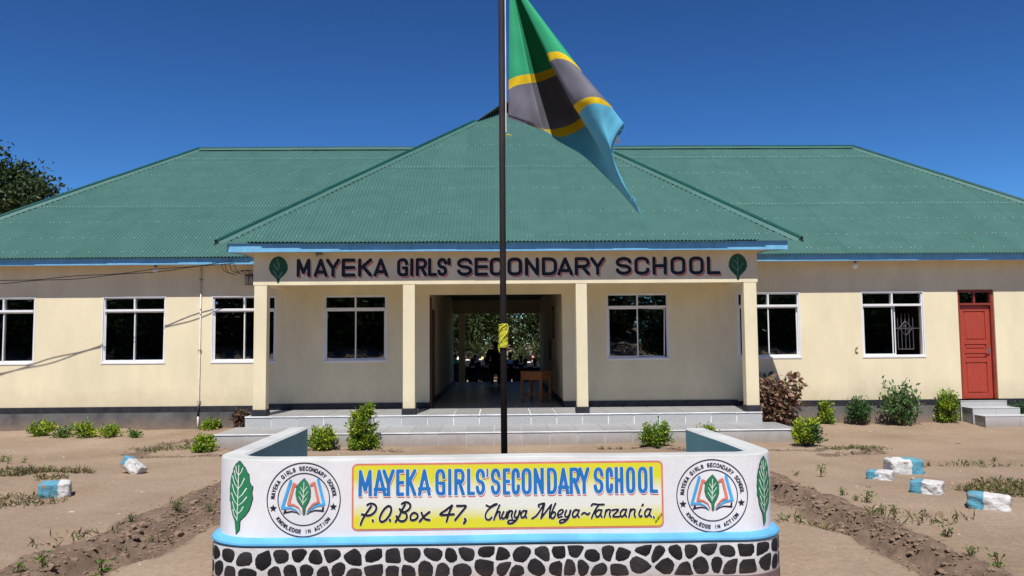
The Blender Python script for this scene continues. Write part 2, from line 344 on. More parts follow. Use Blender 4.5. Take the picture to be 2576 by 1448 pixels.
# ------------------------------------------------------------------ the school building
WY, WYb = 17.37, 27.2                       # outer faces of the front and back walls
BX0, BX1 = -12.45, 14.2
PZ = .43                                    # porch floor
school = thing('school_building', 'long cream single storey school with green corrugated roof, blue fascia and pillared porch', 'building', (0, 17.37, 0))
school.location = (0, 0, 0)

def wall(name, x0, x1, z0, z1, y0, y1, holes, mats, parent, mz=None, axis='x'):
    """wall in the XZ plane (thickness y0..y1) with rectangular holes"""
    xs_ = sorted(set([x0, x1] + [h[0] for h in holes] + [h[1] for h in holes])); zs_ = sorted(set([z0, z1] + [h[2] for h in holes] + [h[3] for h in holes]))
    xs_ = [v for v in xs_ if x0 <= v <= x1]; zs_ = [v for v in zs_ if z0 <= v <= z1]
    mb = MB(); nX, nZ = len(xs_)-1, len(zs_)-1
    sol = [[not any(h[0] <= (xs_[i]+xs_[i+1])/2 <= h[1] and h[2] <= (zs_[j]+zs_[j+1])/2 <= h[3] for h in holes) for j in range(nZ)] for i in range(nX)]
    P = (lambda x, y, z: (x, y, z)) if axis == 'x' else (lambda x, y, z: (y, x, z))
    for i in range(nX):
        for j in range(nZ):
            if not sol[i][j]: continue
            a, b, c, d = xs_[i], xs_[i+1], zs_[j], zs_[j+1]
            mb.quad(P(a,y0,c), P(b,y0,c), P(b,y0,d), P(a,y0,d)); mb.quad(P(b,y1,c), P(a,y1,c), P(a,y1,d), P(b,y1,d))
            if i == 0 or not sol[i-1][j]: mb.quad(P(a,y1,c), P(a,y0,c), P(a,y0,d), P(a,y1,d))
            if i == nX-1 or not sol[i+1][j]: mb.quad(P(b,y0,c), P(b,y1,c), P(b,y1,d), P(b,y0,d))
            if j == 0 or not sol[i][j-1]: mb.quad(P(a,y1,c), P(b,y1,c), P(b,y0,c), P(a,y0,c))
            if j == nZ-1 or not sol[i][j+1]: mb.quad(P(a,y0,d), P(b,y0,d), P(b,y1,d), P(a,y1,d))
    return mb.obj(name, mats, parent)
WZ0, WZ1, WTR = 1.465, 2.895, 2.60
WIN = [(-11.36,-9.99), (-8.54,-7.19), (-6.19,-4.81), (-3.77,-2.41), (2.39,3.75), (5.27,6.65), (8.02,9.40), (11.9,13.2)]
DOOR = (10.17, 10.98, .52, 2.93)
holes = [(a, b, WZ0, WZ1) for a, b in WIN] + [DOOR, (-1.48, 1.42, PZ, 2.9)]
wall('front_wall', BX0, BX1, .53, 3.75, WY, WY+.22, holes, M['cream'], school)
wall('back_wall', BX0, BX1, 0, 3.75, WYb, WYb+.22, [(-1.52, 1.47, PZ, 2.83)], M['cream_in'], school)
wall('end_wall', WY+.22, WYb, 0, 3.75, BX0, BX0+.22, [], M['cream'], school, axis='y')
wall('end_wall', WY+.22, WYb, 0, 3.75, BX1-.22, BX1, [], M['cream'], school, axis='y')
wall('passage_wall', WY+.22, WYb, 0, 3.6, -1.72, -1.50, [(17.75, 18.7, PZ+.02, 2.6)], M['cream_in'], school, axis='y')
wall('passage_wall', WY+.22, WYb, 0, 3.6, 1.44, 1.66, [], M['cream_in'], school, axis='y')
# plinth and skirting of the wings
for (a, b) in ((BX0-.01, -4.94), (5.22, 10.08), (11.12, BX1+.01)):
    mb = MB(); mb.box(a, b, WY-.035, WY+.2, -.3, .40); mb.obj('plinth', M['plinth'], school)
    mb = MB(); mb.box(a, b, WY-.020, WY+.2, .403, .53); mb.obj('skirting', M['black'], school)
for (a, b) in ((-4.94, -1.50), (1.44, 5.22)):
    mb = MB(); mb.box(a, b, WY-.02, WY+.02, PZ+.003, .56); mb.obj('skirting', M['black'], school)
mb = MB(); mb.box(-1.498, -1.48, WY, WYb, PZ+.003, .57); mb.obj('skirting', M['black'], school)
mb = MB(); mb.box(1.42, 1.438, WY, WYb, PZ+.003, .57); mb.obj('skirting', M['black'], school)
# ceilings and floors
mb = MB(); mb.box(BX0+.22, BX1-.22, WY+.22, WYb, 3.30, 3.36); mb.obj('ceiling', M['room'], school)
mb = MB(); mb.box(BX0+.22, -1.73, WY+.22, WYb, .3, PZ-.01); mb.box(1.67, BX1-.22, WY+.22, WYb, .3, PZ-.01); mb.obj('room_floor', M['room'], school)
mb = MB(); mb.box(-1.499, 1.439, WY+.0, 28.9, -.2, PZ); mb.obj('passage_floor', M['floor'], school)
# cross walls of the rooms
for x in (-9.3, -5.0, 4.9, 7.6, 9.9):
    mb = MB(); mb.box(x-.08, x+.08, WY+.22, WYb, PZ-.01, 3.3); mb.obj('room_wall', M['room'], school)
# rear veranda
mb = MB(); mb.box(BX0, -1.50, WYb+.22, 28.9, -.2, PZ-.004); mb.box(1.44, BX1, WYb+.22, 28.9, -.2, PZ-.004); mb.obj('veranda_floor', M['floor'], school)
mb = MB(); mb.box(BX0, BX1, 28.5, 28.72, 2.88, 3.5); mb.obj('veranda_beam', M['cream_in'], school)
for x in (-1.28, -4.6, 2.4, 5.6): mb = MB(); mb.box(x-.11, x+.11, 28.5, 28.72, PZ, 2.88); mb.obj('veranda_pillar', M['cream_in'], school)

# ---- windows
def window(x0, x1, mode='plain', label=None):
    w = x1-x0; h = WZ1-WZ0; cx = (x0+x1)/2; tz = WTR-WZ0
    fr = MB(); t = .040; Y0, Y1 = -.03, .07
    fr.box(-w/2-.012, w/2+.012, Y0-.012, Y0+.02, -.022, .016); fr.box(-w/2-.008, w/2+.008, Y0-.006, Y0+.02, h-.016, h+.010)   # face trim
    fr.box(-w/2-.008, -w/2+.016, Y0-.006, Y0+.02, .016, h-.016); fr.box(w/2-.016, w/2+.008, Y0-.006, Y0+.02, .016, h-.016)
    fr.box(-w/2, -w/2+t, Y0+.02, Y1, .0, h); fr.box(w/2-t, w/2, Y0+.02, Y1, .0, h)
    fr.box(-w/2+t, w/2-t, Y0+.02, Y1, .0, t); fr.box(-w/2+t, w/2-t, Y0+.02, Y1, h-t, h)
    fr.box(-w/2+t, w/2-t, Y0-.005, Y1, tz-.024, tz+.024); fr.box(-.016, .016, Y0+.004, Y1, tz+.024, h-t)
    o = fr.obj('window', M['frame'], school, bevel=.003, loc=(cx, WY+.03, WZ0))
    if label: o['label'] = label
    def pane(a, b, c, d, y=.03, name='pane', par=o):
        p = MB(); p.box(a, b, y, y+.006, c, d); p.obj(name, M['glass'], par)
    pane(-w/2+t, -.016, tz+.024, h-t); pane(.016, w/2-t, tz+.024, h-t)
    for k in (0, 1):
        a, b = ((-w/2+t, .013), (-.013, w/2-t))[k]; c, d = t, tz-.024; s = .024; y = .005 if k == 0 else .035
        if mode == 'open' and k == 1: a, b = -w/2+t+.05, .05+.03; y = .035
        sb = MB(); sb.box(a, a+s, y, y+.026, c, d); sb.box(b-s, b, y, y+.026, c, d); sb.box(a+s, b-s, y, y+.026, c, c+s); sb.box(a+s, b-s, y, y+.026, d-s, d)
        sh = sb.obj('sash', M['frame'], o, bevel=.002)
        p = MB(); p.box(a+s, b-s, y+.010, y+.016, c+s, d-s); pa = p.obj('pane', M['glass'], o)
        if mode == 'askew' and k == 1:
            for q in (sh, pa): q.location = (-.035, .03, .012); q.rotation_euler = (radians(-.9), radians(1.4), radians(.8))
    g = MB()                                  # burglar bars behind the sashes
    for k in (-1, 1):
        c0 = k*(w/4); zt = tz-.06
        for i in range(5):
            x = c0+(i-2)*.085; g.tube([(x, .12, .16), (x, .12, zt-.12 if i not in (0,4) else zt-.2)], .006, 5)
        g.tube([(c0-.3, .12, .62), (c0+.3, .12, .62)], .006, 5); g.tube([(c0-.17, .12, .16), (c0+.17, .12, .16)], .006, 5)
        for q in ((1,1),(-1,1)):
            pass
        dm = [(c0, .112, .78), (c0+.15, .112, .62), (c0, .112, .46), (c0-.15, .112, .62), (c0, .112, .78)]
        g.tube(dm, .009, 5); g.tube([(c0-.05,.112,.66),(c0+.02,.112,.70),(c0-.01,.112,.60),(c0+.06,.112,.57)], .007, 5)
    gm_ = M['iron'] if mode != 'open' else mat('grey_grille_paint', (.13,.125,.13), .5)
    g.obj('grille', gm_, o)
    return o
for i, (a, b) in enumerate(WIN): window(a, b, {6:'open', 4:'askew'}.get(i, 'plain'), {6:'white sliding window with its right half open on a diamond grille', 4:'white sliding window with its right sash hanging askew'}.get(i))

# ---- red door with fanlight
dr = MB(); x0, x1, z0, z1 = DOOR; dw = x1-x0; f = .06
dr.box(0, f, 0, .14, 0, z1-z0); dr.box(dw-f, dw, 0, .14, 0, z1-z0); dr.box(f, dw-f, 0, .14, z1-z0-f, z1-z0); dr.box(f, dw-f, 0, .14, 2.06, 2.11); dr.box(dw/2-.02, dw/2+.02, .02, .1, 2.11, z1-z0-f)
door = dr.obj('door', M['door_dark'], school, bevel=.006, loc=(x0, WY+.035, z0)); door['label'] = 'red panelled door with two small fanlight panes'
lf = MB(); Lx0, Lx1 = f+.004, dw-f-.004; yy = .05; st = .10; rails = [(.0,.13), (.80,.90), (1.0,1.10), (1.20,1.30), (1.93,2.05)]
lf.box(Lx0, Lx0+st, yy, yy+.045, .005, 2.05); lf.box(Lx1-st, Lx1, yy, yy+.045, .005, 2.05)
for a, b in rails: lf.box(Lx0+st, Lx1-st, yy, yy+.045, max(a, .005), b)
lf.obj('door_leaf', M['door'], door, bevel=.006)
for (a, b) in ((.13,.80), (.90,1.0), (1.10,1.20), (1.30,1.93)):
    p = MB(); p.box(Lx0+st, Lx1-st, yy+.02, yy+.035, a, b)
    q = .035
    if b-a > .08: p.box(Lx0+st+q, Lx1-st-q, yy+.008, yy+.02, a+min(q,.02), b-min(q,.02))
    p.obj('door_panel', M['door'], door, bevel=.006)
for a, b in ((f, dw/2-.02), (dw/2+.02, dw-f)):
    for c, d in ((2.11, 2.20), (2.205, z1-z0-f)):
        p = MB(); p.box(a, b, .06, .064, c, d); p.obj('fanlight_pane', M['glass'], door)
hd = MB(); hd.box(Lx1-.065, Lx1-.03, yy-.012, yy, .98, 1.14); hd.tube([(Lx1-.05, yy-.01, 1.07), (Lx1-.05, yy-.055, 1.07), (Lx1-.16, yy-.06, 1.065)], .011, 8); hd.obj('door_handle', M['steel'], door, smooth=False)

# ---- porch pillars and beams
PY0, PY1 = 15.90, 16.12
for (a, b) in ((-4.84,-4.585), (-1.885,-1.645), (1.575,1.80), (4.965,5.225)):
    mb = MB(); mb.box(a, b, PY0, PY1, PZ+.12, 3.02); o = mb.obj('pillar', M['cream'], school, bevel=.01)
    mb = MB(); mb.box(a-.02, b+.02, PY0-.02, PY1+.02, PZ, PZ+.12); mb.obj('pillar_base', M['black'], o, bevel=.004)
mb = MB(); mb.box(-4.86, 5.25, PY0-.004, PY1, 3.02, 3.78); mb.obj('porch_beam', M['cream'], school)
for a, b in ((-4.855, -4.60), (4.98, 5.245)):
    mb = MB(); mb.box(a, b, PY1, WY-.001, 3.05, 3.76); mb.obj('side_beam', M['cream'], school)
mb = MB(); mb.box(-4.60, 4.98, PY1, WY-.001, 3.20, 3.25); mb.obj('porch_ceiling', M['cream'], school)

# ---- fascias and soffits
def fascia(x0, x1, y, z0, z1, step=2.4):
    x = x0
    while x < x1-.01:
        e = min(x+step, x1); mb = MB(); mb.box(x+.002, e-.002, y, y+.022, z0+rnd.uniform(-.004,.004), z1); mb.obj('fascia_board', M['fascia'], school, bevel=.003); x = e
FZ0, FZ1, FY = 3.55, 3.70, 17.0
fascia(BX0-.45, -4.86, FY, FZ0, FZ1); fascia(5.25, BX1+.45, FY, FZ0, FZ1+.02)
PFY, PX0, PX1 = 15.588, -5.29, 5.77
fascia(PX0, PX1, PFY, 3.645, 3.82)
SEL_, SER_ = -5.13, 5.45
mb = MB()
for xa_, xb_, sg_ in ((PX0, SEL_, 1), (PX1, SER_, -1)):
    t_ = .022*sg_
    mb.add([(xa_,PFY+.022,3.645),(xa_+t_,PFY+.022,3.645),(xb_+t_,15.95,3.645),(xb_,15.95,3.645),(xa_,PFY+.022,3.80),(xa_+t_,PFY+.022,3.80),(xb_+t_,15.95,3.80),(xb_,15.95,3.80)], [(0,1,2,3),(4,7,6,5),(0,4,5,1),(1,5,6,2),(2,6,7,3),(3,7,4,0)])
    mb.box(min(xb_, xb_+t_), max(xb_, xb_+t_), 15.952, FY+.1, 3.645, 3.80)
mb.obj('fascia_board', M['fascia'], school)
mb = MB(); mb.box(BX0-.45, -4.86, FY+.022, WY, FZ0+.012, FZ0+.03); mb.box(5.25, BX1+.45, FY+.022, WY, FZ0+.012, FZ0+.03); mb.obj('soffit', M['soffit'], school)
mb = MB(); mb.box(PX0+.022, PX1-.022, PFY+.022, PY0-.005, 3.66, 3.68); mb.box(SEL_+.022, -4.865, PY0-.005, FY, 3.66, 3.68); mb.box(5.25, SER_-.022, PY0-.005, FY, 3.66, 3.68); mb.obj('soffit', M['soffit'], school)

# ---- corrugated roofs
PITCH, AMP, TS = .076, .0135, .63
def slope_roof(xa, xb, Y0, z0, kL, kR, umax, rows, name, widen=.0, xclip=None, screws=(), dense=(), step_u=None, phase=0):
    """roof face above the eave line; hips lean in by kL/kR per metre of run"""
    o = bpy.data.objects.new(name, None); COL.objects.link(o); o.parent = school
    def ulim(x):
        return max(0, min(umax, (x-xa)/kL, (xb-x)/kR))
    n = Vector((0, -TS, 1)).normalized()
    def P(x, u, lift): 
        h = AMP*cos(2*pi*x/PITCH) + lift; return (x, Y0+u+n.y*h, z0+TS*u+n.z*h)
    cover = PITCH*10; c = 0; x = xa
    while x < xb:
        xe = min(x+cover+PITCH*.75, xb)
        for ri, (ua, ub) in enumerate(rows):
            lift = .004*ri + (.0035 if c % 2 else 0) + rnd.uniform(-.001, .001)
            ov = (-.036+rnd.uniform(-.004,.004)-.022*(.5+.5*sin(x*.22-1.2)) if not phase else -.060+rnd.uniform(-.005,.005)+.035*max(0, abs(x-.3)/5.6-.62)/.38) if ri == 0 else -.12
            xs_ = np.arange(x, xe+1e-4, PITCH/8); vs = []; fs = []
            for q in xs_:
                lim = ulim(q); lo = ua+ov if ri == 0 else min(ua+ov, lim); hi = max(min(ub, lim), lo)
                if ri == 0: hi = max(hi, lo+.01)
                vs += [P(q, lo, lift), P(q, (lo+hi)/2, lift), P(q, hi, lift)]
            for i in range(len(xs_)-1):
                a = vs[3*i]; b = vs[3*i+2]; c_ = vs[3*i+3]; d = vs[3*i+5]
                if abs(a[1]-b[1]) < .012 and abs(c_[1]-d[1]) < .012: continue
                for j in (0, 1): fs.append((3*i+j, 3*i+3+j, 3*i+4+j, 3*i+1+j))
            if fs: link('roofing_sheet', arrmesh('roofing_sheet', vs, fs, M['roof'], True), o)
        x += cover; c += 1
    mb = MB()
    for u in list(screws)+list(dense):
        k = 0; q = math.ceil((xa+.1)/PITCH)*PITCH
        while q < xb-.1:
            k += 1; dn = u in dense
            if ulim(q) > u+.05 and (dn or k % 3 == 0 or rnd.random() < .06) and rnd.random() < .93:
                r = .011; p = Vector(P(q, u+rnd.uniform(-.02,.02), .012)); vs = []
                for a in range(5): vs.append(p+Vector((cos(a*1.2566)*r, sin(a*1.2566)*r, sin(a*1.2566)*r*TS)))
                vs.append(p+n*.012); mb.add(vs, [(a, (a+1) % 5, 5) for a in range(5)])
            q += PITCH
    so_ = mb.obj('screw_heads', M['screw'], o); so_['kind'] = 'stuff'
    return o
RXL, RXR, RU = -8.62, 10.5, 5.95; CXL, CXR = -12.93, 14.7; EY, EZ = 16.98, 3.735
zr = EZ+TS*RU; RY = EY+RU
slope_roof(CXL, CXR, EY, EZ, (RXL-CXL)/RU, (CXR-RXR)/RU, RU, [(0,2.35),(2.35,5.3),(5.3,RU)], 'main_roof', screws=(.14,.75,1.5,3.2,4.15), dense=(2.3,5.25))
AX, AU = .4, 8.12; PCX0, PCX1, PEY, PEZ = -5.38, 5.93, 15.565, 3.86
slope_roof(PCX0, PCX1, PEY, PEZ, (AX-PCX0)/AU, (PCX1-AX)/AU, 7.55, [(0,3.6),(3.6,7.55)], 'porch_roof', screws=(.14,1.16,2.33,4.95,6.35), dense=(3.55,), phase=2)
AYp, AZp = PEY+AU, PEZ+TS*AU
# hidden slopes: hip ends, back of the roofs, as plain sheets
mb = MB(); BYe = RY+RU+1.3
mb.add([(CXL,EY,EZ-.02),(RXL,RY,zr-.03),(CXL,BYe,EZ-.5),(RXR,RY,zr-.03),(CXR,EY,EZ-.02),(CXR,BYe,EZ-.5)], [(0,2,1),(1,2,5,3),(3,5,4)])
rb = mb.obj('rear_roof', M['roof'], school)
mb = MB()   # sides of the porch roof and its ridge running back over the main roof
mb.add([(PCX0,PEY,PEZ-.02),(AX,AYp-.35,AZp-.22),(AX,AYp+3,AZp-.05),(SEL_-.06,AYp+3,PEZ+.1),(PCX1,PEY,PEZ-.02),(SER_+.06,AYp+3,PEZ+.1),(SEL_-.06,15.95,PEZ+.1),(SER_+.06,15.95,PEZ+.1)], [(0,1,6),(6,1,2,3),(4,7,1),(7,5,2,1)])
mb.obj('porch_roof_side', M['roof'], school)
# raised ridge sheets over the top of the porch roof (open gablet)
GU = 6.7; gl = (PCX0+(AX-PCX0)/AU*GU, PEY+GU, PEZ+TS*GU+.02); gr_ = (PCX1-(PCX1-AX)/AU*GU, PEY+GU, PEZ+TS*GU+.02); tip = (AX-.12, 22.95, 8.93)
mb = MB(); bk = (AX-.12, 27.5, 8.95)
for g_ in (gl, gr_):
    a = Vector(g_); b = Vector(tip); c = Vector(bk); d = Vector((g_[0], 27.5, g_[2])); k = Vector((0,0,-.02))
    mb.add([a,b,c,d,a+k,b+k,c+k,d+k], [(0,1,2,3),(7,6,5,4),(0,4,5,1),(1,5,6,2),(2,6,7,3),(3,7,4,0)], 0)
mb.obj('gablet_sheet', [M['roof_under']], school)
def ridge_cap(p, q, name='ridge_cap', w=.125, hang=.05, overs=0):
    p = Vector(p); q = Vector(q); d = (q-p).normalized(); p = p-d*overs
    sd = d.cross(Vector((0,0,1))).normalized(); upv = sd.cross(d).normalized()
    if upv.z < 0: upv = -upv
    prof = [(-w,-hang)] + [(.056*cos(a), .056*sin(a)+.010) for a in [pi-i*pi/7 for i in range(8)]] + [(w,-hang)]
    L_ = (q-p).length; nseg = max(1, int(L_/2.4)); 
    for s_ in range(nseg):
        a = p+d*(L_*s_/nseg-.03*(s_ > 0)); b = p+d*(L_*(s_+1)/nseg); lf_ = .004*(s_ % 2); vs = []
        for e in (a, b):
            for (x, z) in prof: vs.append(e+sd*x+upv*(z+.022+lf_))
            for (x, z) in prof[::-1]: vs.append(e+sd*x*.98+upv*(z+.019+lf_))
        n_ = len(prof)*2; fs = [(i, (i+1) % n_, (i+1) % n_+n_, i+n_) for i in range(n_)] + [tuple(range(n_-1,-1,-1)), tuple(range(n_, 2*n_))]
        mb = MB(); mb.add(vs, fs); mb.m = [1 if (i < n_ and i in (0, len(prof)-2, len(prof), n_-2)) else 0 for i in range(len(fs))]; mb.obj(name, [M['cap'], M['roof']], school)
ridge_cap((CXL,EY,EZ), (RXL,RY,zr), 'hip_cap', overs=.1); ridge_cap((CXR,EY,EZ), (RXR,RY,zr), 'hip_cap', overs=.1)
ridge_cap((RXL,RY,zr), (RXR,RY,zr), 'ridge_cap')
h0 = Vector((PCX0,PEY,PEZ)); h1 = Vector((AX,AYp,AZp)); ridge_cap(h0, h0+(h1-h0)*(GU/AU), 'hip_cap', overs=.12)
h0 = Vector((PCX1,PEY,PEZ)); ridge_cap(h0, h0+(h1-h0)*(GU/AU), 'hip_cap', overs=.12)

# ---- steps of the porch, tiled
def tiled(x0, x1, yf, yb, z0, z1, parent, tw=.5, rows_y=1, jit=.0015, g=.006):
    core = MB(); core.box(x0+.012, x1-.012, yf+.012, yb, z0, z1-.012); core.obj('step_core', M['grout'], parent)
    n_ = round((x1-x0)/tw); w = (x1-x0)/n_
    for i in range(n_):
        a = x0+i*w+g/2; b = x0+(i+1)*w-g/2
        mb = MB(); j = rnd.uniform(-jit, jit); mb.box(a, b, yf+j, yf+.0115, z0, z1-.012); mb.obj('riser_tile', M['tile_r'], parent)
        ny_ = rows_y; d = (yb-yf)/ny_
        for k in range(ny_):
            mb = MB(); mb.box(a, b, yf-.006+k*d+(.003 if k else 0), yf+(k+1)*d-.003, z1-.0115, z1+rnd.uniform(0, .0006)); mb.obj('tread_tile', M['tile'], parent)
    if True:
        mb = MB(); mb.box(x0, x1, yf-.012, yf-.0065, z1-.019, z1+.0015); mb.obj('white_nosing', M['grout'], parent)
    for xx in (x0, x1-.0115):
        mb = MB(); mb.box(xx, xx+.0115, yf+.012, yb, z0, z1-.012); mb.obj('side_tile', M['tile_r'], parent)
stp = thing('porch_steps', 'wide grey tiled double step running along the front of the porch', 'steps')
tiled(-5.14, 5.50, 14.62, 15.85, -.06, .225, stp, .5, 2)
tiled(-4.97, 5.25, 15.84, WY-.036, .225, PZ, stp, .5, 3, g=.016)
ds = thing('door_steps', 'small flight of three pale tiled steps below the red door', 'steps')
for (xr, yf, zt, zb) in ((11.10, 17.28, .50, -.05), (11.12, 16.88, .37, -.05), (11.6, 16.50, .235, -.05)):
    nxt = {17.28:WY-.036, 16.88:17.28, 16.50:16.88}[yf]; xl = {17.28:10.08, 16.88:10.10, 16.50:10.13}[yf]
    core = MB(); core.box(xl+.006, xr-.012, yf+.012, nxt, zb, zt-.012); core.obj('step_core', M['cement'], ds)
    half = (xl+xr)/2
    for a, b in ((xl, half-.002), (half+.002, xr)):
        mb = MB(); mb.box(a, b, yf, yf+.0115, zb, zt-.012); mb.obj('riser_tile', M['tile_r'], ds)
        mb = MB(); mb.box(a-.004, b, yf-.006, nxt-.001, zt-.0115, zt); mb.obj('tread_tile', M['tile_r'], ds)

# ------------------------------------------------------------------ painted lettering: signed-distance fields turned into thin meshes
class Field:
    def __init__(s, x0, x1, y0, y1, c):
        s.x0, s.y0, s.c = x0, y0, c; s.nx = int((x1-x0)/c)+2; s.ny = int((y1-y0)/c)+2
        s.D = np.full((s.ny, s.nx), 1.0)
    def win(s, a, b, c_, d):
        i0 = max(0, int((a-s.x0)/s.c)-1); i1 = min(s.nx, int((b-s.x0)/s.c)+3); j0 = max(0, int((c_-s.y0)/s.c)-1); j1 = min(s.ny, int((d-s.y0)/s.c)+3)
        if i1 <= i0 or j1 <= j0: return None
        X, Y = np.meshgrid(s.x0+np.arange(i0, i1)*s.c, s.y0+np.arange(j0, j1)*s.c); return (slice(j0, j1), slice(i0, i1)), X, Y
    def glyph(s, lines, hw, clip=None, taper=None):
        """union of strokes; optional clip box"""
        P_ = np.array([p for l in lines for p in l]); m_ = (max(hw) if isinstance(hw, (list, tuple)) else hw)+s.c*2
        r = s.win(P_[:,0].min()-m_, P_[:,0].max()+m_, P_[:,1].min()-m_, P_[:,1].max()+m_)
        if r is None: return
        w, X, Y = r; g = np.full(X.shape, 1.0)
        for li, l in enumerate(lines):
            h = hw[li] if isinstance(hw, (list, tuple)) else hw; n_ = len(l)-1
            for k, ((ax, ay), (bx, by)) in enumerate(zip(l[:-1], l[1:])):
                dx, dy = bx-ax, by-ay; L2 = dx*dx+dy*dy+1e-12; t = np.clip(((X-ax)*dx+(Y-ay)*dy)/L2, 0, 1)
                hh = h if not taper else h*(1-(1-taper)*((k+t)/n_))
                g = np.minimum(g, np.hypot(X-ax-t*dx, Y-ay-t*dy)-hh)
        if clip: g = np.maximum(g, np.maximum(np.maximum(clip[0]-X, X-clip[1]), np.maximum(clip[2]-Y, Y-clip[3])))
        s.D[w] = np.minimum(s.D[w], g)
    def fill(s, pts, grow=0):
        P_ = np.array(pts); r = s.win(P_[:,0].min()-.02, P_[:,0].max()+.02, P_[:,1].min()-.02, P_[:,1].max()+.02)
        if r is None: return
        w, X, Y = r; d = np.full(X.shape, 1.0); ins = np.zeros(X.shape, bool)
        for (ax, ay), (bx, by) in zip(pts, pts[1:]+pts[:1]):
            dx, dy = bx-ax, by-ay; t = np.clip(((X-ax)*dx+(Y-ay)*dy)/(dx*dx+dy*dy+1e-12), 0, 1); d = np.minimum(d, np.hypot(X-ax-t*dx, Y-ay-t*dy))
            cr = ((ay > Y) != (by > Y)) & (X < (bx-ax)*(Y-ay)/((by-ay) if by != ay else 1e-9)+ax); ins ^= cr
        s.D[w] = np.minimum(s.D[w], np.where(ins, -d, d)-grow)
    def ring(s, cx, cy, rad, hw):
        w, X, Y = s.win(cx-rad-hw*2, cx+rad+hw*2, cy-rad-hw*2, cy+rad+hw*2); s.D[w] = np.minimum(s.D[w], np.abs(np.hypot(X-cx, Y-cy)-rad)-hw)
    def build(s, name, material, parent, mp, maxrun=12, label=None):
        D = s.D; ins = D < 0; a, b, c_, d = ins[:-1,:-1], ins[:-1,1:], ins[1:,1:], ins[1:,:-1]
        code = a*1+b*2+c_*4+d*8; vs = []; fs = []; x0, y0, c = s.x0, s.y0, s.c
        def addp(pts):
            o = len(vs); vs.extend(pts); fs.append(tuple(range(o, o+len(pts))))
        for j in range(code.shape[0]):
            row = code[j]; nzr = np.nonzero(row)[0]
            if len(nzr) == 0: continue
            i = 0; run0 = None; prev = -9
            for i in list(nzr)+[10**9]:
                full = i < 10**9 and row[i] == 15
                if run0 is not None and (not full or i != prev+1 or i-run0 >= maxrun):
                    addp([(x0+run0*c, y0+j*c), (x0+(prev+1)*c, y0+j*c), (x0+(prev+1)*c, y0+(j+1)*c), (x0+run0*c, y0+(j+1)*c)]); run0 = None
                if full:
                    if run0 is None: run0 = i
                    prev = i
                elif i < 10**9:
                    cs = [(i, j), (i+1, j), (i+1, j+1), (i, j+1)]; dv = [D[q[1], q[0]] for q in cs]; pl = []
                    for k in range(4):
                        k2 = (k+1) % 4
                        if dv[k] < 0: pl.append((x0+cs[k][0]*c, y0+cs[k][1]*c))
                        if (dv[k] < 0) != (dv[k2] < 0):
                            t = dv[k]/(dv[k]-dv[k2]); pl.append((x0+(cs[k][0]+t*(cs[k2][0]-cs[k][0]))*c, y0+(cs[k][1]+t*(cs[k2][1]-cs[k][1]))*c))
                    if len(pl) > 2: addp(pl)
        if not fs: return None
        o = link(name, arrmesh(name, [mp(x, y) for x, y in vs], fs, material), parent)
        if label: o['label'] = label
        return o
def arc(cx, cy, rx, ry, a0, a1, n=10): return [(cx+rx*cos(radians(a0+(a1-a0)*i/n)), cy+ry*sin(radians(a0+(a1-a0)*i/n))) for i in range(n+1)]
def rr(rx=.42, ry=.24): return arc(1-rx,1-ry,rx,ry,0,90,6)+arc(rx,1-ry,rx,ry,90,180,6)+arc(rx,ry,rx,ry,180,270,6)+arc(1-rx,ry,rx,ry,270,360,6)
O_ = rr(); 
GL = {
 'M': [[(0,0),(.03,1),(.5,.2),(.97,1),(1,0)]], 'A': [[(0,0),(.5,1),(1,0)], [(.2,.22),(.8,.22)]],
 'Y': [[(0,1),(.5,.45),(1,1)], [(.5,.45),(.5,0)]], 'E': [[(1,1),(0,1),(0,0),(1,0)], [(0,.5),(1,.5)]],
 'K': [[(0,1),(0,0)], [(1,1),(.05,.42)], [(.3,.58),(1,0)]], 'I': [[(.5,0),(.5,1)]],
 'G': [[(1,.74)]+O_[:-7]+[(1-.1,.0),(1,.02),(1,.46),(.6,.46)]], 'C': [[(1,.74)]+O_+[(1,.26)]],
 'O': [O_+[O_[0]]], 'R': [[(0,0),(0,1)]+arc(.6,.76,.4,.24,90,0,6)+arc(.6,.72,.4,.24,0,-90,6)+[(0,.48)], [(.5,.48),(1,0)]],
 'L': [[(0,1),(0,0),(1,0)]], 'S': [arc(.5,.75,.5,.25,5,270,14)+arc(.5,.25,.5,.25,90,-175,14)],
 'N': [[(0,0),(0,1),(1,0),(1,1)]], 'D': [[(0,0),(0,1)]+arc(.5,.7,.5,.3,90,0,6)+arc(.5,.3,.5,.3,0,-90,6)+[(0,0)]],
 'H': [[(0,0),(0,1)], [(1,0),(1,1)], [(0,.5),(1,.5)]], 'W': [[(0,1),(.25,0),(.5,.8),(.75,0),(1,1)]], 'T': [[(0,1),(1,1)], [(.5,1),(.5,0)]],
 "'": [[(.5,1),(.62,.93),(.55,.82),(.2,.72)]]}
def place(ch, x0, x1, y0, y1, hw, dx=0, dy=0, ext=0):
    out = []
    for l in GL[ch]:
        q = [(x0+hw+u*(x1-x0-2*hw)+dx, y0+hw+v*(y1-y0-2*hw)+dy) for u, v in l]
        if ext and q[0] != q[-1]:
            for e, k in ((0, 1), (-1, -2)):
                vx, vy = q[e][0]-q[k][0], q[e][1]-q[k][1]; L_ = math.hypot(vx, vy)+1e-9; q[e] = (q[e][0]+vx/L_*ext, q[e][1]+vy/L_*ext)
        out.append(q)
    return out
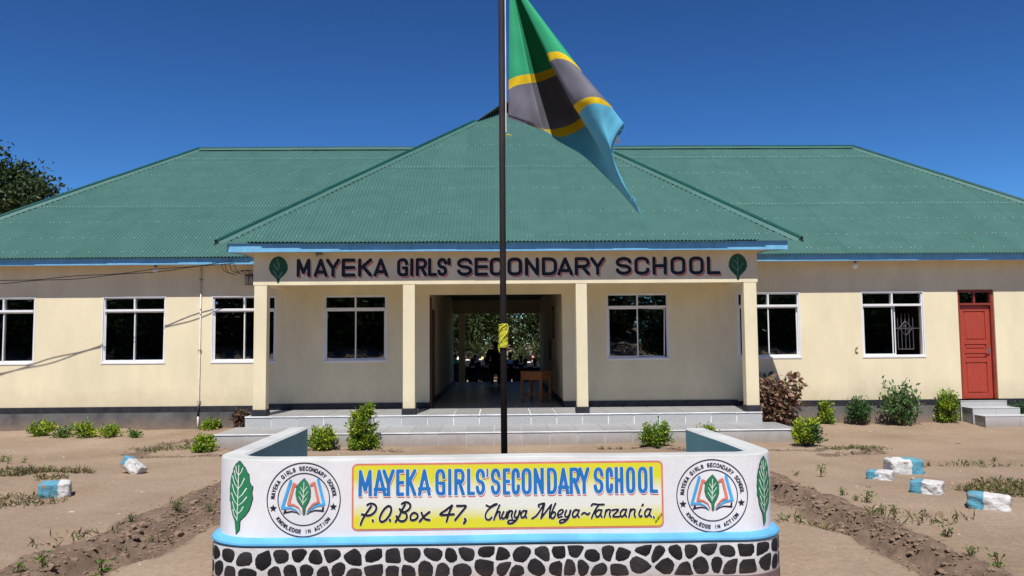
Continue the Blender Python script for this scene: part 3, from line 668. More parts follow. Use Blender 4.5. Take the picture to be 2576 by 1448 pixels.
def catmull(pts, n=5):
    P_ = [pts[0]]+list(pts)+[pts[-1]]; out = []
    if pts[0] == pts[-1]: P_ = [pts[-2]]+list(pts)+[pts[1]]
    for i in range(1, len(P_)-2):
        a, b, c, d = P_[i-1:i+3]
        for k in range(n):
            t = k/n; out.append(tuple(.5*(2*b[m]+(c[m]-a[m])*t+(2*a[m]-5*b[m]+4*c[m]-d[m])*t*t+(3*b[m]-a[m]-3*c[m]+d[m])*t**3) for m in (0,1)))
    out.append(pts[-1]); return out

# ---- name painted on the porch beam
def beam_x(px): return at(px, 670, 15.9).x
pm = lambda k: (lambda x, y: (x, PY0-.004-.0015*k, y))
B = [('M',1018.5,1068),('A',1078,1127),('Y',1120,1169),('E',1174,1222),('K',1230,1279),('A',1283,1334),
     ('G',1364,1403),('I',1409,1421),('R',1428,1468),('L',1470,1502),('S',1502,1537),("'",1537,1549),
     ('S',1570,1623),('E',1630,1677),('C',1682,1728),('O',1743,1794),('N',1803,1852),('D',1861,1914),('A',1914,1969),('R',1974,2027),('Y',2027,2079),
     ('S',2115,2170),('C',2179,2231),('H',2241,2291),('O',2303,2355),('O',2367,2418),('L',2428,2475)]
fB = Field(-4.0, 4.7, 3.08, 3.6, .006); fR = Field(-4.0, 4.7, 3.08, 3.6, .006); fH = Field(-4.0, 4.7, 3.08, 3.6, .006)
for ch, a, b in B:
    xa, xb = beam_x(a/1.3662), beam_x(b/1.3662); za, zb = 3.175, 3.545
    L1 = place(ch, xa, xb, za, zb, .035); fB.glyph(L1, .035); fH.glyph(L1, .044)
    L2 = place(ch, xa, xb, za, zb, .035, .026, -.030); fR.glyph(L2, .030)
fR.D = np.maximum(fR.D, -(fH.D-.001)); 
fH.build('letter_halo', M['halo'], school, pm(1)); fR.build('letter_shade', M['l_red'], school, pm(1)); fB.build('lettering', M['l_black'], school, pm(2.5), label='black capitals MAYEKA GIRLS\' SECONDARY SCHOOL with red shading')
def leaf_round(cx, z0, z1, w, jag, flip=1):
    h = z1-z0; pts = []
    prof = [(0,.0),(.06,.02),(.09,.16),(.25,.26),(.44,.42),(.5,.56),(.46,.72),(.36,.86),(.2,.96),(0,1)]
    R_ = []; 
    for i in range(len(prof)-1):
        for k in range(3):
            t = k/3; x = prof[i][0]*(1-t)+prof[i+1][0]*t; y = prof[i][1]*(1-t)+prof[i+1][1]*t; R_.append((x*(1+(jag if (k == 2 and i > 2) else 0)), y))
    return [(cx+x*w, z0+y*h) for x, y in R_]+[(cx, z1)]+[(cx-x*w*.97, z0+y*h) for x, y in R_[::-1][:-1]]
for cx_px, sfx in ((700, 0), (1855, 1)):
    cx = at(cx_px, 670, 15.9).x; pts = leaf_round(cx, 3.055, 3.60, .38, .05); f_ = Field(cx-.25, cx+.25, 3.0, 3.64, .008); f_.fill(pts); f_.build('painted_leaf', M['leafd'], school, pm(1))
    v = Field(cx-.25, cx+.25, 3.0, 3.64, .006); 
    if sfx == 0: v.glyph([[(cx-.10,3.32),(cx-.02,3.18)],[(cx+.08,3.28),(cx+.01,3.17)],[(cx-.09,3.45),(cx-.02,3.32)],[(cx+.02,3.45),(cx-.0,3.33)],[(cx-.03,3.54),(cx-.01,3.44)]], .008)
    else: v.glyph([[(cx,3.12),(cx,3.53)],[(cx-.12,3.38),(cx-.01,3.25)],[(cx+.11,3.4),(cx+.01,3.27)],[(cx-.09,3.48),(cx,3.38)]], .005)
    v.build('leaf_vein', M['leafl2'], school, pm(2.5))

# ------------------------------------------------------------------ the sign wall
sign = thing('sign_wall', 'low white U-shaped sign wall with yellow name panel, blue ledge and black stone base', 'sign wall', (0, 6, 0)); sign.location = (0,0,0)
SL, SR, RC, SYF = -2.15, 2.13, .35, 6.0; SEL, SER = 8.3, 7.85
def path_pt(s, off=0):
    """s = distance along the outer face from x=0; off = outward offset. returns x, y, nx, ny"""
    if s >= 0: X, E, sg = SR, SER, 1; slant = -.10
    else: X, E, sg = -SL, SEL, -1; slant = 0
    a = abs(s); st_ = X-RC; al = RC*pi/2
    if a <= st_: x, y, nx_, ny_ = a, SYF, 0, -1
    elif a <= st_+al:
        t = (a-st_)/RC; x, y, nx_, ny_ = st_+RC*sin(t), SYF+RC*(1-cos(t)), sin(t), -cos(t)
    else:
        d = a-st_-al; L_ = E-SYF-RC; x, y, nx_, ny_ = X+slant*d/L_, SYF+RC+d, 1, 0
    return sg*(x+nx_*off), y+ny_*off, sg*nx_, ny_
SMAX_R = SR-RC+RC*pi/2+SER-SYF-RC; SMAX_L = -SL-RC+RC*pi/2+SEL-SYF-RC
def samples():
    out = []
    for a in np.concatenate([np.arange(0, SR-RC, .12), np.linspace(SR-RC, SR-RC+RC*pi/2, 14), np.linspace(SR-RC+RC*pi/2, SMAX_R, 8)[1:]]): out.append(float(a))
    L_ = []
    for a in np.concatenate([np.arange(.12, -SL-RC, .12), np.linspace(-SL-RC, -SL-RC+RC*pi/2, 14), np.linspace(-SL-RC+RC*pi/2, SMAX_L, 8)[1:]]): L_.append(-float(a))
    return L_[::-1]+out
SS = samples(); TH = .19
def sweep(name, prof, mats, mi, wob=0):
    """closed profile of (offset, z) swept along the path; mi gives material index per profile edge"""
    mb = MB(); vs = []; n_ = len(prof)
    for s in SS:
        for (o, z) in prof:
            x, y, _, _ = path_pt(s, o); vs.append((x, y, z+(wob*sin(s*2.3+1)*.6+wob*sin(s*5.1)*.4 if wob else 0)))
    fs = []; ms = []
    for i in range(len(SS)-1):
        for k in range(n_): fs.append((i*n_+k, (i+1)*n_+k, (i+1)*n_+(k+1) % n_, i*n_+(k+1) % n_)); ms.append(mi[k])
    fs += [tuple(range(n_)), tuple((len(SS)-1)*n_+k for k in range(n_-1,-1,-1))]; ms += [mi[0]]*2
    mb.v = vs; mb.f = fs; mb.m = ms; o = mb.obj(name, mats, sign, smooth=False)
    me = o.data; bm = bmesh.new(); bm.from_mesh(me); bmesh.ops.recalc_face_normals(bm, faces=bm.faces); bm.to_mesh(me); bm.free()
    return o
ZT = .995
body = sweep('wall_body', [(0,.40),(0,ZT-.02),(-.006,ZT-.006),(-.02,ZT),(-TH+.02,ZT),(-TH,ZT-.015),(-TH,0)], [M['white'], M['white_top'], M['teal']], [0,1,1,1,1,2,0], wob=.004)
sweep('blue_ledge', [(-.03,.366),(.030,.366),(.052,.372),(.060,.385),(.057,.398),(.037,.416),(0.012,.427),(-.03,.432)], [M['band']], [0]*8, wob=.004)
sweep('stone_base', [(.048,.125),(.048,.365),(-.03,.365),(-.03,.125)], [M['mortar']], [0]*4)
sweep('brown_footing', [(.056,-.1),(.056,.124),(-.03,.124),(-.03,-.1)], [M['brown']], [0]*4)

# stones: rounded cells of a jittered grid, each its own mesh standing a few millimetres proud
def cells(s0, s1, z0, z1, dx, dz, seed):
    r = random.Random(seed); pts = []
    nrow = max(1, round((z1-z0)/dz))
    for j in range(-1, nrow+1):
        x = s0-dx+(dx/2 if j % 2 else 0)
        while x < s1+dx: pts.append((x+r.uniform(-.34,.34)*dx, z0+(j+.5)*(z1-z0)/nrow+r.uniform(-.32,.32)*dz)); x += dx*r.uniform(.8,1.25)
    out = []
    for i, (cx, cz) in enumerate(pts):
        if not (s0 < cx < s1 and z0 < cz < z1): continue
        poly = [(s0,z0),(s1,z0),(s1,z1),(s0,z1)]
        poly = [(max(s0,cx-.3),z0),(min(s1,cx+.3),z0),(min(s1,cx+.3),z1),(max(s0,cx-.3),z1)]
        for k, (qx, qz) in enumerate(pts):
            if k == i or abs(qx-cx) > .5: continue
            mx, mz, nx_, nz_ = (cx+qx)/2, (cz+qz)/2, qx-cx, qz-cz; new = []
            for a, b in zip(poly, poly[1:]+poly[:1]):
                da = (a[0]-mx)*nx_+(a[1]-mz)*nz_; db = (b[0]-mx)*nx_+(b[1]-mz)*nz_
                if da <= 0: new.append(a)
                if (da <= 0) != (db <= 0): t = da/(da-db); new.append((a[0]+(b[0]-a[0])*t, a[1]+(b[1]-a[1])*t))
            poly = new
            if len(poly) < 3: break
        if len(poly) >= 3: out.append(poly)
    return out
def stone(poly, r):
    cx = sum(p[0] for p in poly)/len(poly); cz = sum(p[1] for p in poly)/len(poly)
    # inset by a joint, then round the corners
    ins = []
    for p in poly:
        dx, dz = cx-p[0], cz-p[1]; L_ = math.hypot(dx, dz)+1e-9; k = min(.42, (r.uniform(.007,.0125)*1.2)/L_); ins.append((p[0]+dx*k, p[1]+dz*k))
    pts = ins
    for _ in range(2):
        new = []
        for a, b in zip(pts, pts[1:]+pts[:1]): new += [(a[0]*.75+b[0]*.25, a[1]*.75+b[1]*.25), (a[0]*.25+b[0]*.75, a[1]*.25+b[1]*.75)]
        pts = new
    if len(pts) > 20: pts = [p for i, p in enumerate(pts) if i % 2 == 0]
    pts = [(p[0]+r.uniform(-.0025,.0025), p[1]+r.uniform(-.0025,.0025)) for p in pts]
    n_ = len(pts); vs = []
    for (o, k) in ((.0485,1),(.0505,.975),(.0522,.88)):
        for p in pts:
            s = cx+(p[0]-cx)*k; z = cz+(p[1]-cz)*k; x, y, _, _ = path_pt(s, o); vs.append((x, y, z))
    x, y, _, _ = path_pt(cx, .0530); vs.append((x, y, cz))
    fs = [(L_*n_+i, L_*n_+(i+1) % n_, (L_+1)*n_+(i+1) % n_, (L_+1)*n_+i) for L_ in (0,1) for i in range(n_)] + [(2*n_+i, 2*n_+(i+1) % n_, 3*n_) for i in range(n_)]
    return link('stone', arrmesh('stone', vs, fs, M['stone'], True), sign)
rs_ = random.Random(5)

for pl in cells(-SMAX_L+.02, SMAX_R-.02, .128, .362, .128, .100, 3):
    if len(pl) >= 3 and abs(pl[0][0]-pl[1][0])+abs(pl[0][1]-pl[1][1]) > 0: stone(pl, rs_)

# panel, border, lettering
def wm(k):
    def f(s, z):
        x, y, _, _ = path_pt(s, .0014*k+.001); return (x, y, z)
    return f
KZ = .0004675; PXL = -1.085
def qx(X): return PXL+(X-40)*KZ
def qz(Y): return .953-(Y-140)*KZ
fb = Field(-1.15, 1.3, .40, 1.0, .004)
def rrect(x0, x1, y0, y1, r):
    return arc(x1-r,y1-r,r,r,0,90,6)+arc(x0+r,y1-r,r,r,90,180,6)+arc(x0+r,y0+r,r,r,180,270,6)+arc(x1-r,y0+r,r,r,270,360,6)
prx = rrect(qx(50), qx(4975), qz(1165), qz(142), .035)
fb.fill(prx, .006); fb.build('panel_border', M['coral'], sign, wm(1))
fb = Field(-1.15, 1.3, .40, 1.0, .004); fb.fill(prx, -.008); fb.build('yellow_panel', M['panel'], sign, wm(2))
GL['a'] = [[(0,0),(.40,1),(1,0)], [(.17,.22),(.8,.22)]]
T = [('M',140,360),('a',380,590),('Y',518,718),('E',735,865),('K',890,1062),('A',1080,1292),('G',1355,1522),('I',1550,1625),('R',1655,1828),('L',1858,1988),('S',1995,2152),("'",2160,2210),('S',2235,2397),('E',2425,2548)]
T += [(c, a+2484, b+2484) for c, a, b in (('C',80,222),('O',240,407),('N',432,602),('D',645,812),('A',818,1003),('R',1003,1178),('Y',1148,1330),('S',1388,1552),('C',1580,1707),('H',1725,1870),('O',1905,2060),('O',2095,2257),('L',2282,2420))]
def nf(c=.003): return Field(-1.1, 1.25, .44, .97, c)
fA, fS, fWh = nf(), nf(), nf()
for ch, a, b in T:
    xa, xb, za, zb = qx(a)+.0012, qx(b)-.0012, qz(637), qz(222); hw = .0128
    for F2, dx, dz, g in ((fA,0,0,0), (fS,.0055,-.0135,0), (fWh,.001,-.003,.0038)):
        clip = (xa+dx-g, xb+dx+g, za+dz-g, zb+dz+g)
        if ch in 'SGCO' : F2.glyph(place(ch, xa, xb, za, zb, hw, dx, dz, ext=.006), hw+g, None)
        elif ch == "'": F2.glyph(place(ch, xa, xb, za, zb, .007, dx, dz), .007+g)
        elif ch in 'RD': F2.glyph(place(ch, xa, xb, za, zb, hw, dx, dz, ext=.014), hw+g, clip)
        else: F2.glyph(place(ch, xa, xb, za, zb, hw, dx, dz, ext=.014 if ch in 'aAMYKNHILE' else 0), hw+g, clip)
fS.build('letter_shade', M['l_pink'], sign, wm(3)); fWh.build('letter_halo', M['l_white'], sign, wm(4)); fA.build('lettering', M['l_blue'], sign, wm(5), label="blue capitals MAYEKA GIRLS' SECONDARY SCHOOL")
o2 = 2484
SC = [[(285,770),(330,750),(390,760),(425,800),(415,860),(360,915),(290,935),(200,915)], [(345,790),(290,870),(230,960),(200,1020),(180,1075)], [(370,1008),(374,1022)],
 [(620,790),(660,820),(655,890),(610,970),(550,1025),(500,1030),(480,985),(510,900),(560,830),(620,790)], [(640,1005),(645,1018)],
 [(830,760),(880,735),(935,745),(965,785),(945,840),(890,880),(840,890),(890,905),(910,960),(880,1015),(820,1030),(770,1000),(745,950)], [(880,770),(830,860),(790,950),(730,1035)], [(795,840),(810,870)],
 [(1030,900),(1075,930),(1075,975),(1030,1010),(975,1010),(965,960),(990,915),(1030,900)],
 [(1140,900),(1160,950),(1200,1000),(1265,1015)], [(1265,890),(1190,950),(1110,1035)],
 [(1620,795),(1530,860),(1435,930),(1520,940),(1650,930)], [(1625,795),(1580,900),(1535,1040)],
 [(1700,800),(1770,802),(1842,808),(1770,900),(1670,1020)], [(1825,1005),(1838,1030),(1810,1070)],
 [(2165,795),(2225,820),(2290,785),(2335,778)], [(2325,785),(2235,830),(2175,890),(2150,955),(2163,1008),(2210,1022),(2250,985)],
 [(2375,795),(2330,900),(2285,1020)], [(2310,960),(2350,905),(2382,905),(2372,960),(2385,1010)],
 [(2440,900),(2410,970),(2425,1008),(2465,985),(2495,905)], [(2495,905),(2480,985),(2500,1005)],
 [(o2+45,885),(o2+15,1000)], [(o2+30,930),(o2+70,888),(o2+95,905),(o2+78,960),(o2+90,1000)],
 [(o2+150,885),(o2+125,960),(o2+145,995),(o2+185,970),(o2+210,890)], [(o2+215,890),(o2+175,1000),(o2+110,1070),(o2+40,1085),(o2+20,1060),(o2+60,1035),(o2+150,1040)],
 [(o2+320,900),(o2+270,890),(o2+230,940),(o2+240,990),(o2+280,985),(o2+310,930)], [(o2+320,890),(o2+298,960),(o2+315,995)],
 [(o2+520,830),(o2+510,800),(o2+560,785),(o2+600,775)], [(o2+600,780),(o2+540,880),(o2+470,970),(o2+405,1010)], [(o2+605,785),(o2+575,900),(o2+545,1010)], [(o2+550,1005),(o2+640,890),(o2+715,800)], [(o2+715,800),(o2+690,900),(o2+680,1000)],
 [(o2+780,780),(o2+735,880),(o2+705,990),(o2+740,1010),(o2+775,960),(o2+765,915),(o2+730,930)],
 [(o2+815,960),(o2+860,950),(o2+900,905),(o2+880,880),(o2+835,900),(o2+810,960),(o2+830,1000),(o2+880,985)],
 [(o2+950,890),(o2+925,960),(o2+945,995),(o2+990,970),(o2+1015,895)], [(o2+1020,895),(o2+985,1000),(o2+930,1060),(o2+860,1085),(o2+840,1060),(o2+880,1035),(o2+960,1035)],
 [(o2+1150,900),(o2+1095,885),(o2+1050,940),(o2+1060,995),(o2+1100,985),(o2+1140,930)], [(o2+1155,890),(o2+1130,960),(o2+1150,998)],
 [(o2+1195,955),(o2+1230,930),(o2+1265,945),(o2+1290,960),(o2+1318,935)],
 [(o2+1350,820),(o2+1380,795),(o2+1450,805),(o2+1550,805)], [(o2+1470,810),(o2+1410,890),(o2+1350,1015)],
 [(o2+1510,900),(o2+1460,890),(o2+1415,940),(o2+1430,995),(o2+1470,985),(o2+1505,930)], [(o2+1515,890),(o2+1495,960),(o2+1515,998)],
 [(o2+1585,890),(o2+1555,1000)], [(o2+1570,930),(o2+1620,885),(o2+1650,905),(o2+1635,960),(o2+1650,1000)],
 [(o2+1680,895),(o2+1780,892),(o2+1690,990),(o2+1790,998)],
 [(o2+1905,900),(o2+1855,888),(o2+1810,940),(o2+1820,995),(o2+1860,985),(o2+1895,930)], [(o2+1910,888),(o2+1885,960),(o2+1905,998)],
 [(o2+1975,885),(o2+1945,1005)], [(o2+1960,930),(o2+2010,885),(o2+2045,905),(o2+2030,960),(o2+2045,1005)],
 [(o2+2135,890),(o2+2105,960),(o2+2125,1003),(o2+2150,990)], [(o2+2158,830),(o2+2175,812)],
 [(o2+2295,900),(o2+2245,885),(o2+2200,940),(o2+2210,1000),(o2+2250,990),(o2+2285,930)], [(o2+2300,888),(o2+2275,965),(o2+2300,1005)], [(o2+2340,1005),(o2+2345,1020)]]
f1, f2 = nf(), nf()
for l in SC:
    q = [(qx(a), qz(b)) for a, b in catmull(l, 4)]; thick = .0078 if l[0][0] < 1900 else .0066
    if l[0][0] < 1900 and l[0][1] > 1000: thick = .0085
    f1.glyph([q], thick); f2.glyph([q], thick+.004)
f2.build('letter_halo', M['l_white'], sign, wm(3.4)); f1.build('lettering', M['l_black'], sign, wm(5), label='black script P.O.Box 47, Chunya Mbeya~Tanzania.')
# tiny painter's signature in the corner: ABIA Print, slanting
f3 = Field(1.1, 1.25, .45, .60, .0012)
def mini(txt, x, z, h, ang, hw=.0011):
    for ch in txt:
        w_ = h*.55
        if ch in GL:
            ls = [[(x+(u*w_)*cos(ang)-(v*h)*sin(ang), z+(u*w_)*sin(ang)+(v*h)*cos(ang)) for u, v in l] for l in GL[ch]]; f3.glyph(ls, hw)
        x += w_*1.45*cos(ang); z += w_*1.45*sin(ang)
GL['P'] = [[(0,0),(0,1)]+arc(.5,.74,.5,.26,90,-90,8)+[(0,.48)]]; GL['B'] = [[(0,0),(0,1)]+arc(.5,.76,.4,.24,90,-90,6)+arc(.5,.26,.5,.26,90,-90,6)+[(0,0)]]
mini('ABIA', qx(o2+2375), qz(1100), .012, radians(50)); mini('PRINT', qx(o2+2425), qz(1040), .012, radians(50))
f3.build('painter_signature', M['l_black'], sign, wm(5))

# emblems
def emblem(sc, zc, k, mirror=False):
    X = lambda a: sc+(a-785)*k; Z = lambda b: zc-(b-745)*k; w = 640*k+.02
    def nfe(c=.0026): return Field(sc-w, sc+w, zc-w, zc+w, c)
    g = nfe(); g.ring(sc, zc, 634*k, 8.5*k); g.ring(sc, zc+8*k, 447*k, 8*k)
    for sx, sy in ((258,885),(1300,872)):
        pts = [(X(sx)+70*k*(1 if i % 2 == 0 else .42)*sin(i*pi/5), Z(sy)+70*k*(1 if i % 2 == 0 else .42)*cos(i*pi/5)) for i in range(10)]; g.fill(pts)
    g.glyph([[(X(440),Z(980)),(X(455),Z(930)),(X(480),Z(925))]], 9*k); g.glyph([[(X(450),Z(965)),(X(580),Z(943)),(X(660),Z(960)),(X(715),Z(1000))]], 15*k, taper=.3)
    g.glyph([[(X(1125),Z(880)),(X(1112),Z(940))]], 16*k); g.glyph([[(X(1125),Z(940)),(X(980),Z(930)),(X(900),Z(958)),(X(845),Z(1000))]], 15*k, taper=.3)
    def arctext(txt, a0, a1, rad, h, inward=False):
        n_ = len(txt)
        for i, ch in enumerate(txt):
            if ch not in GL: continue
            an = radians(a0+(a1-a0)*(i+.5)/n_); w_ = abs(radians(a1-a0))/n_*rad*.62*(.25 if ch == 'I' else 1)
            cx_, cz_ = sc+cos(an)*rad*k, zc+sin(an)*rad*k
            ux, uz = (sin(an), -cos(an)) if not inward else (-sin(an), cos(an)); vx, vz = (cos(an), sin(an)) if not inward else (-cos(an), -sin(an))
            ls = [[(cx_+ux*(u-.5)*w_*k+vx*(v-.5)*h*k, cz_+uz*(u-.5)*w_*k+vz*(v-.5)*h*k) for u, v in l] for l in GL[ch]]; g.glyph(ls, 6.6*k)
    arctext('MAYEKA GIRLS SECONDARY SCHOOL', 178, 3, 540, 62); arctext('KNOWLEDGE IN ACTION', 213, 325, 545, 58, True)
    e = g.build('emblem', M['navy'], sign, wm(1.5), label='round school emblem %s of the yellow panel' % ('left' if sc < 0 else 'right'))
    b = nfe(); c = nfe(); gl_, gd, gv = nfe(), nfe(), nfe(.002)
    b.glyph([[(X(558),Z(418)),(X(415),Z(880))]], 25*k); b.glyph([[(X(418),Z(880)),(X(560),Z(880)),(X(650),Z(920)),(X(715),Z(985))]], 22*k, taper=.15)
    b.glyph([[(X(1035),Z(408)),(X(1138),Z(818))]], 25*k); b.glyph([[(X(1138),Z(820)),(X(990),Z(858)),(X(900),Z(920)),(X(840),Z(985))]], 22*k, taper=.15)
    c.glyph([[(X(660),Z(500)),(X(612),Z(475)),(X(522),Z(815))]], 23*k); c.glyph([[(X(522),Z(815)),(X(620),Z(830)),(X(700),Z(880)),(X(745),Z(980))]], 20*k, taper=.2)
    c.glyph([[(X(912),Z(488)),(X(968),Z(458)),(X(1042),Z(780))]], 23*k); c.glyph([[(X(1042),Z(782)),(X(950),Z(820)),(X(870),Z(900)),(X(830),Z(980))]], 20*k, taper=.2)
    lp = [(795,378),(725,440),(665,520),(648,640),(670,740),(720,810),(765,860),(775,990),(805,985),(815,860),(870,770),(900,680),(900,560),(860,460)]
    lp = [(X(a), Z(b_)) for a, b_ in lp]; gd.fill(lp, 6*k); gl_.fill(lp)
    gv.glyph([[(X(790),Z(450)),(X(772),Z(830))], [(X(735),Z(530)),(X(778),Z(610))], [(X(712),Z(600)),(X(775),Z(700))], [(X(705),Z(690)),(X(772),Z(800))], [(X(845),Z(520)),(X(790),Z(600))], [(X(860),Z(600)),(X(782),Z(710))], [(X(838),Z(720)),(X(778),Z(800))]], 6*k)
    b.build('emblem_book_blue', M['e_blue'], sign, wm(2.4)); c.build('emblem_book_coral', M['coral'], sign, wm(3.2)); gd.build('emblem_leaf_outline', M['l_black'], sign, wm(4)); gl_.build('emblem_leaf', M['leafp'], sign, wm(5)); gv.build('emblem_vein', M['leafl'], sign, wm(6))
emblem(-1.44, .70, .000424); emblem(1.595, .695, .000420)
def big_leaf(sc, z0, z1, w, parent=sign):
    src = [(238,535),(262,560),(282,590),(284,582),(305,630),(318,640),(322,700),(338,735),(350,740),(342,790),(350,830),(338,880),(322,930),(290,975),(248,1015),(244,1090),(213,1125),(200,1020),(175,975),(160,930),(152,870),(142,860),(146,800),(140,780),(150,720),(148,700),(165,640),(172,640),(178,600),(205,560)]
    k = (z1-z0)/590.; X = lambda a: sc+(a-235)*w/208.; Z = lambda b_: z1-(b_-535)*k
    pl = [(X(a), Z(b_)) for a, b_ in src]; D1 = Field(sc-.2, sc+.2, z0-.03, z1+.03, .004); D1.fill(pl, .0035); D1.build('leaf_outline', M['l_black'], parent, wm(1.4))
    D2 = Field(sc-.2, sc+.2, z0-.03, z1+.03, .004); D2.fill(pl, -.001); D2.build('painted_leaf', M['leafp'], parent, wm(2.4))
    v = Field(sc-.2, sc+.2, z0-.03, z1+.03, .003); v.glyph([[(X(232),Z(570)),(X(228),Z(800)),(X(222),Z(1015))]], .0032)
    for a, b_, c_, d in ((205,580,228,650),(190,615,226,710),(172,660,226,760),(170,730,224,830),(165,800,222,890),(175,870,222,960),(180,930,222,1010)): v.glyph([[(X(a),Z(b_)),(X((a+c_)/2-6),Z((b_+d)/2+8)),(X(c_),Z(d))]], .0042, taper=.5)
    for a, b_, c_, d in ((268,590,232,650),(282,675,230,760),(300,755,228,840),(302,825,226,900),(275,905,224,965)): v.glyph([[(X(a),Z(b_)),(X((a+c_)/2+4),Z((b_+d)/2+6)),(X(c_),Z(d))]], .0042, taper=.5)
    v.build('leaf_vein', M['leafl'], parent, wm(3.4))
big_leaf(-1.925, .452, .985, .20); big_leaf(2.035, .455, .97, .19)
f_ = Field(-2.75, -2.33, .45, .9, .004); f_.glyph([[(-2.36,.82),(-2.36,.55),(-2.7,.55),(-2.7,.82),(-2.36,.82)]], .005); f_.build('side_panel_border', M['coral'], sign, wm(1))

# ------------------------------------------------------------------ flag pole and flag
PX = .052; PYp = 7.0
pole = thing('flagpole', 'tall thin dark brown steel flagpole rising from behind the sign wall', 'flagpole', (PX, PYp, 0))
mb = MB(); mb.tube([(0,0,-.1),(0,0,2.4),(0.004,0,5.9)], [.0285,.028,.027], 16); mb.obj('pole', M['pole'], pole, smooth=True)
mb = MB(); mb.tube([(.036,-.012,3.72),(.038,-.014,4.4),(.038,-.01,5.85)], .0045, 6); mb.obj('halyard', M['rope_w'], pole)
rope = thing('rope_wrap', 'yellow rope wound tightly round the flagpole with a loose diagonal end', 'rope', (PX, PYp, 1.80))
mb = MB(); pts = []
for i in range(24*14+1):
    a = 2*pi*i/14; pts.append(((.0375+.002*sin(i*.37))*cos(a), (.0375+.002*sin(i*.37))*sin(a), .205*i/(24*14)))
mb.tube(pts, .0048, 5)
mb.tube([(-.034,-.022,.20),(-.01,-.045,.205),(.03,-.035,.208),(.043,-.022,.18),(.035,-.04,.14),(.005,-.048,.10),(-.025,-.04,.06),(-.042,-.02,.02),(-.038,-.02,-.02),(-.034,-.02,-.045)], .005, 6)
mb.tube([(-.042,-.02,.12),(-.03,-.036,.16),(-.012,-.046,.185),(.015,-.044,.20)], .005, 6)
mb.obj('rope', M['rope_y'], rope, smooth=True)
mb = MB(); p_ = at(1277,341,6.98); mb.tube([p_+Vector((-.012,0,0)), p_+Vector((.004,-.01,.008)), p_+Vector((.02,-.01,.002)), p_+Vector((.03,0,-.004))], .006, 6); tag(mb.obj('rope_scrap', M['rope_y']), 'small yellow rope knot on the flagpole just under the flag', 'rope')

def fz(X, Y, dep): return at(1171.3+.4045*X, .4045*Y, PYp-.03+dep)
A_ = (272,-150)
colsF = [  # (points: apex, y1s, y1e, y2s, y2e, bottom), depth at the bottom, depth curve
 ([A_,(266,498),(266,558),(263,726),(263,727),(263,728)], 0.0),
 ([A_,(305,478),(308,533),(318,745),(318,746),(318,747)], -.05),
 ([A_,(350,466),(357,522),(400,775),(400,776),(400,777)], -.08),
 ([A_,(393,460),(405,515),(476,799),(479,805),(481,808)], -.13),
 ([A_,(400,459),(411,514),(484,803),(489,809),(491,814)], -.08),
 ([A_,(440,455),(455,508),(560,800),(575,852),(585,884)], .26),
 ([A_,(500,436),(515,486),(650,775),(675,822),(700,948)], .40),
 ([A_,(552,415),(566,462),(712,735),(740,782),(800,1030)], .44),
 ([A_,(560,395),(576,440),(730,715),(760,765),(960,1190)], .30),
 ([A_,(520,350),(540,402),(690,680),(722,730),(1058,1305)], -.08),
 ([A_,(504,334),(523,386),(672,656),(706,706),(1072,1312)], -.28),
 ([A_,(535,322),(555,366),(715,622),(742,662),(1040,1245)], -.37),
 ([A_,(580,322),(600,366),(775,602),(795,642),(975,1140)], -.42),
 ([A_,(625,345),(645,382),(830,608),(846,648),(908,965)], -.42),
 ([A_,(672,385),(690,416),(873,632),(886,662),(930,860)], -.36),
 ([A_,(705,422),(712,440),(898,654),(906,670),(985,772)], -.26),
 ([A_,(716,438),(722,452),(908,668),(918,684),(975,800)], -.16)]
def interp(a, b, t): return tuple(x*(1-t)+y*t for x, y in zip(a, b))
SUB = 4; NV = [14,3,9,3,9]; grid = []; cols2 = []
for ci in range(len(colsF)-1):
    for k in range(SUB):
        t = k/SUB; P4 = [colsF[max(0,min(len(colsF)-1,ci+d))] for d in (-1,0,1,2)]
        def cr(f): 
            a, b, c, d = [f(q) for q in P4]; return .5*(2*b+(c-a)*t+(2*a-5*b+4*c-d)*t*t+(3*b-a-3*c+d)*t**3)
        cols2.append(([(cr(lambda q: q[0][r_][0]), cr(lambda q: q[0][r_][1])) for r_ in range(6)], cr(lambda q: q[1])))
cols2.append(colsF[-1])
fv = []; ff = []; fm = []; bandm = []
for pts, dep in cols2:
    col = []
    for r_ in range(5):
        for k in range(NV[r_]): col.append(interp(pts[r_], pts[r_+1], k/NV[r_]))
    col.append(pts[5]); A0 = np.array(A_)
    for (x, y) in col:
        dd = min(1.0, math.hypot(x-A0[0], y-A0[1])/900.); rip = (.007*sin(x*.035+y*.012)+.005*sin(x*.013-y*.030+1)+.003*sin(x*.09+y*.05))*dd
        fv.append(fz(x, y, dep*(dd**1.1)*1.15+rip+ .0))
nr = sum(NV)+1
for r_ in range(5): bandm += [(0,1,2,1,3)[r_]]*NV[r_]
for i in range(len(cols2)-1):
    for j in range(nr-1):
        a, b, c, d = fv[i*nr+j], fv[(i+1)*nr+j], fv[(i+1)*nr+j+1], fv[i*nr+j+1]
        if (a-d).length < .001 and (b-c).length < .001: continue
        ff.append((i*nr+j, (i+1)*nr+j, (i+1)*nr+j+1, i*nr+j+1)); fm.append(bandm[j])
me = bpy.data.meshes.new('flag'); me.from_pydata([tuple(v) for v in fv], [], ff)
for k in ('f_green','f_yellow','f_black','f_blue'): me.materials.append(M[k])
me.polygons.foreach_set('material_index', fm); me.polygons.foreach_set('use_smooth', [True]*len(ff)); me.update()
flag = thing('national_flag', 'green, yellow, black and blue flag hanging in folds from the flagpole', 'flag', (0,0,0))
fo = link('cloth', me, flag); so_m = fo.modifiers.new('thick', 'SOLIDIFY'); so_m.thickness = .0015
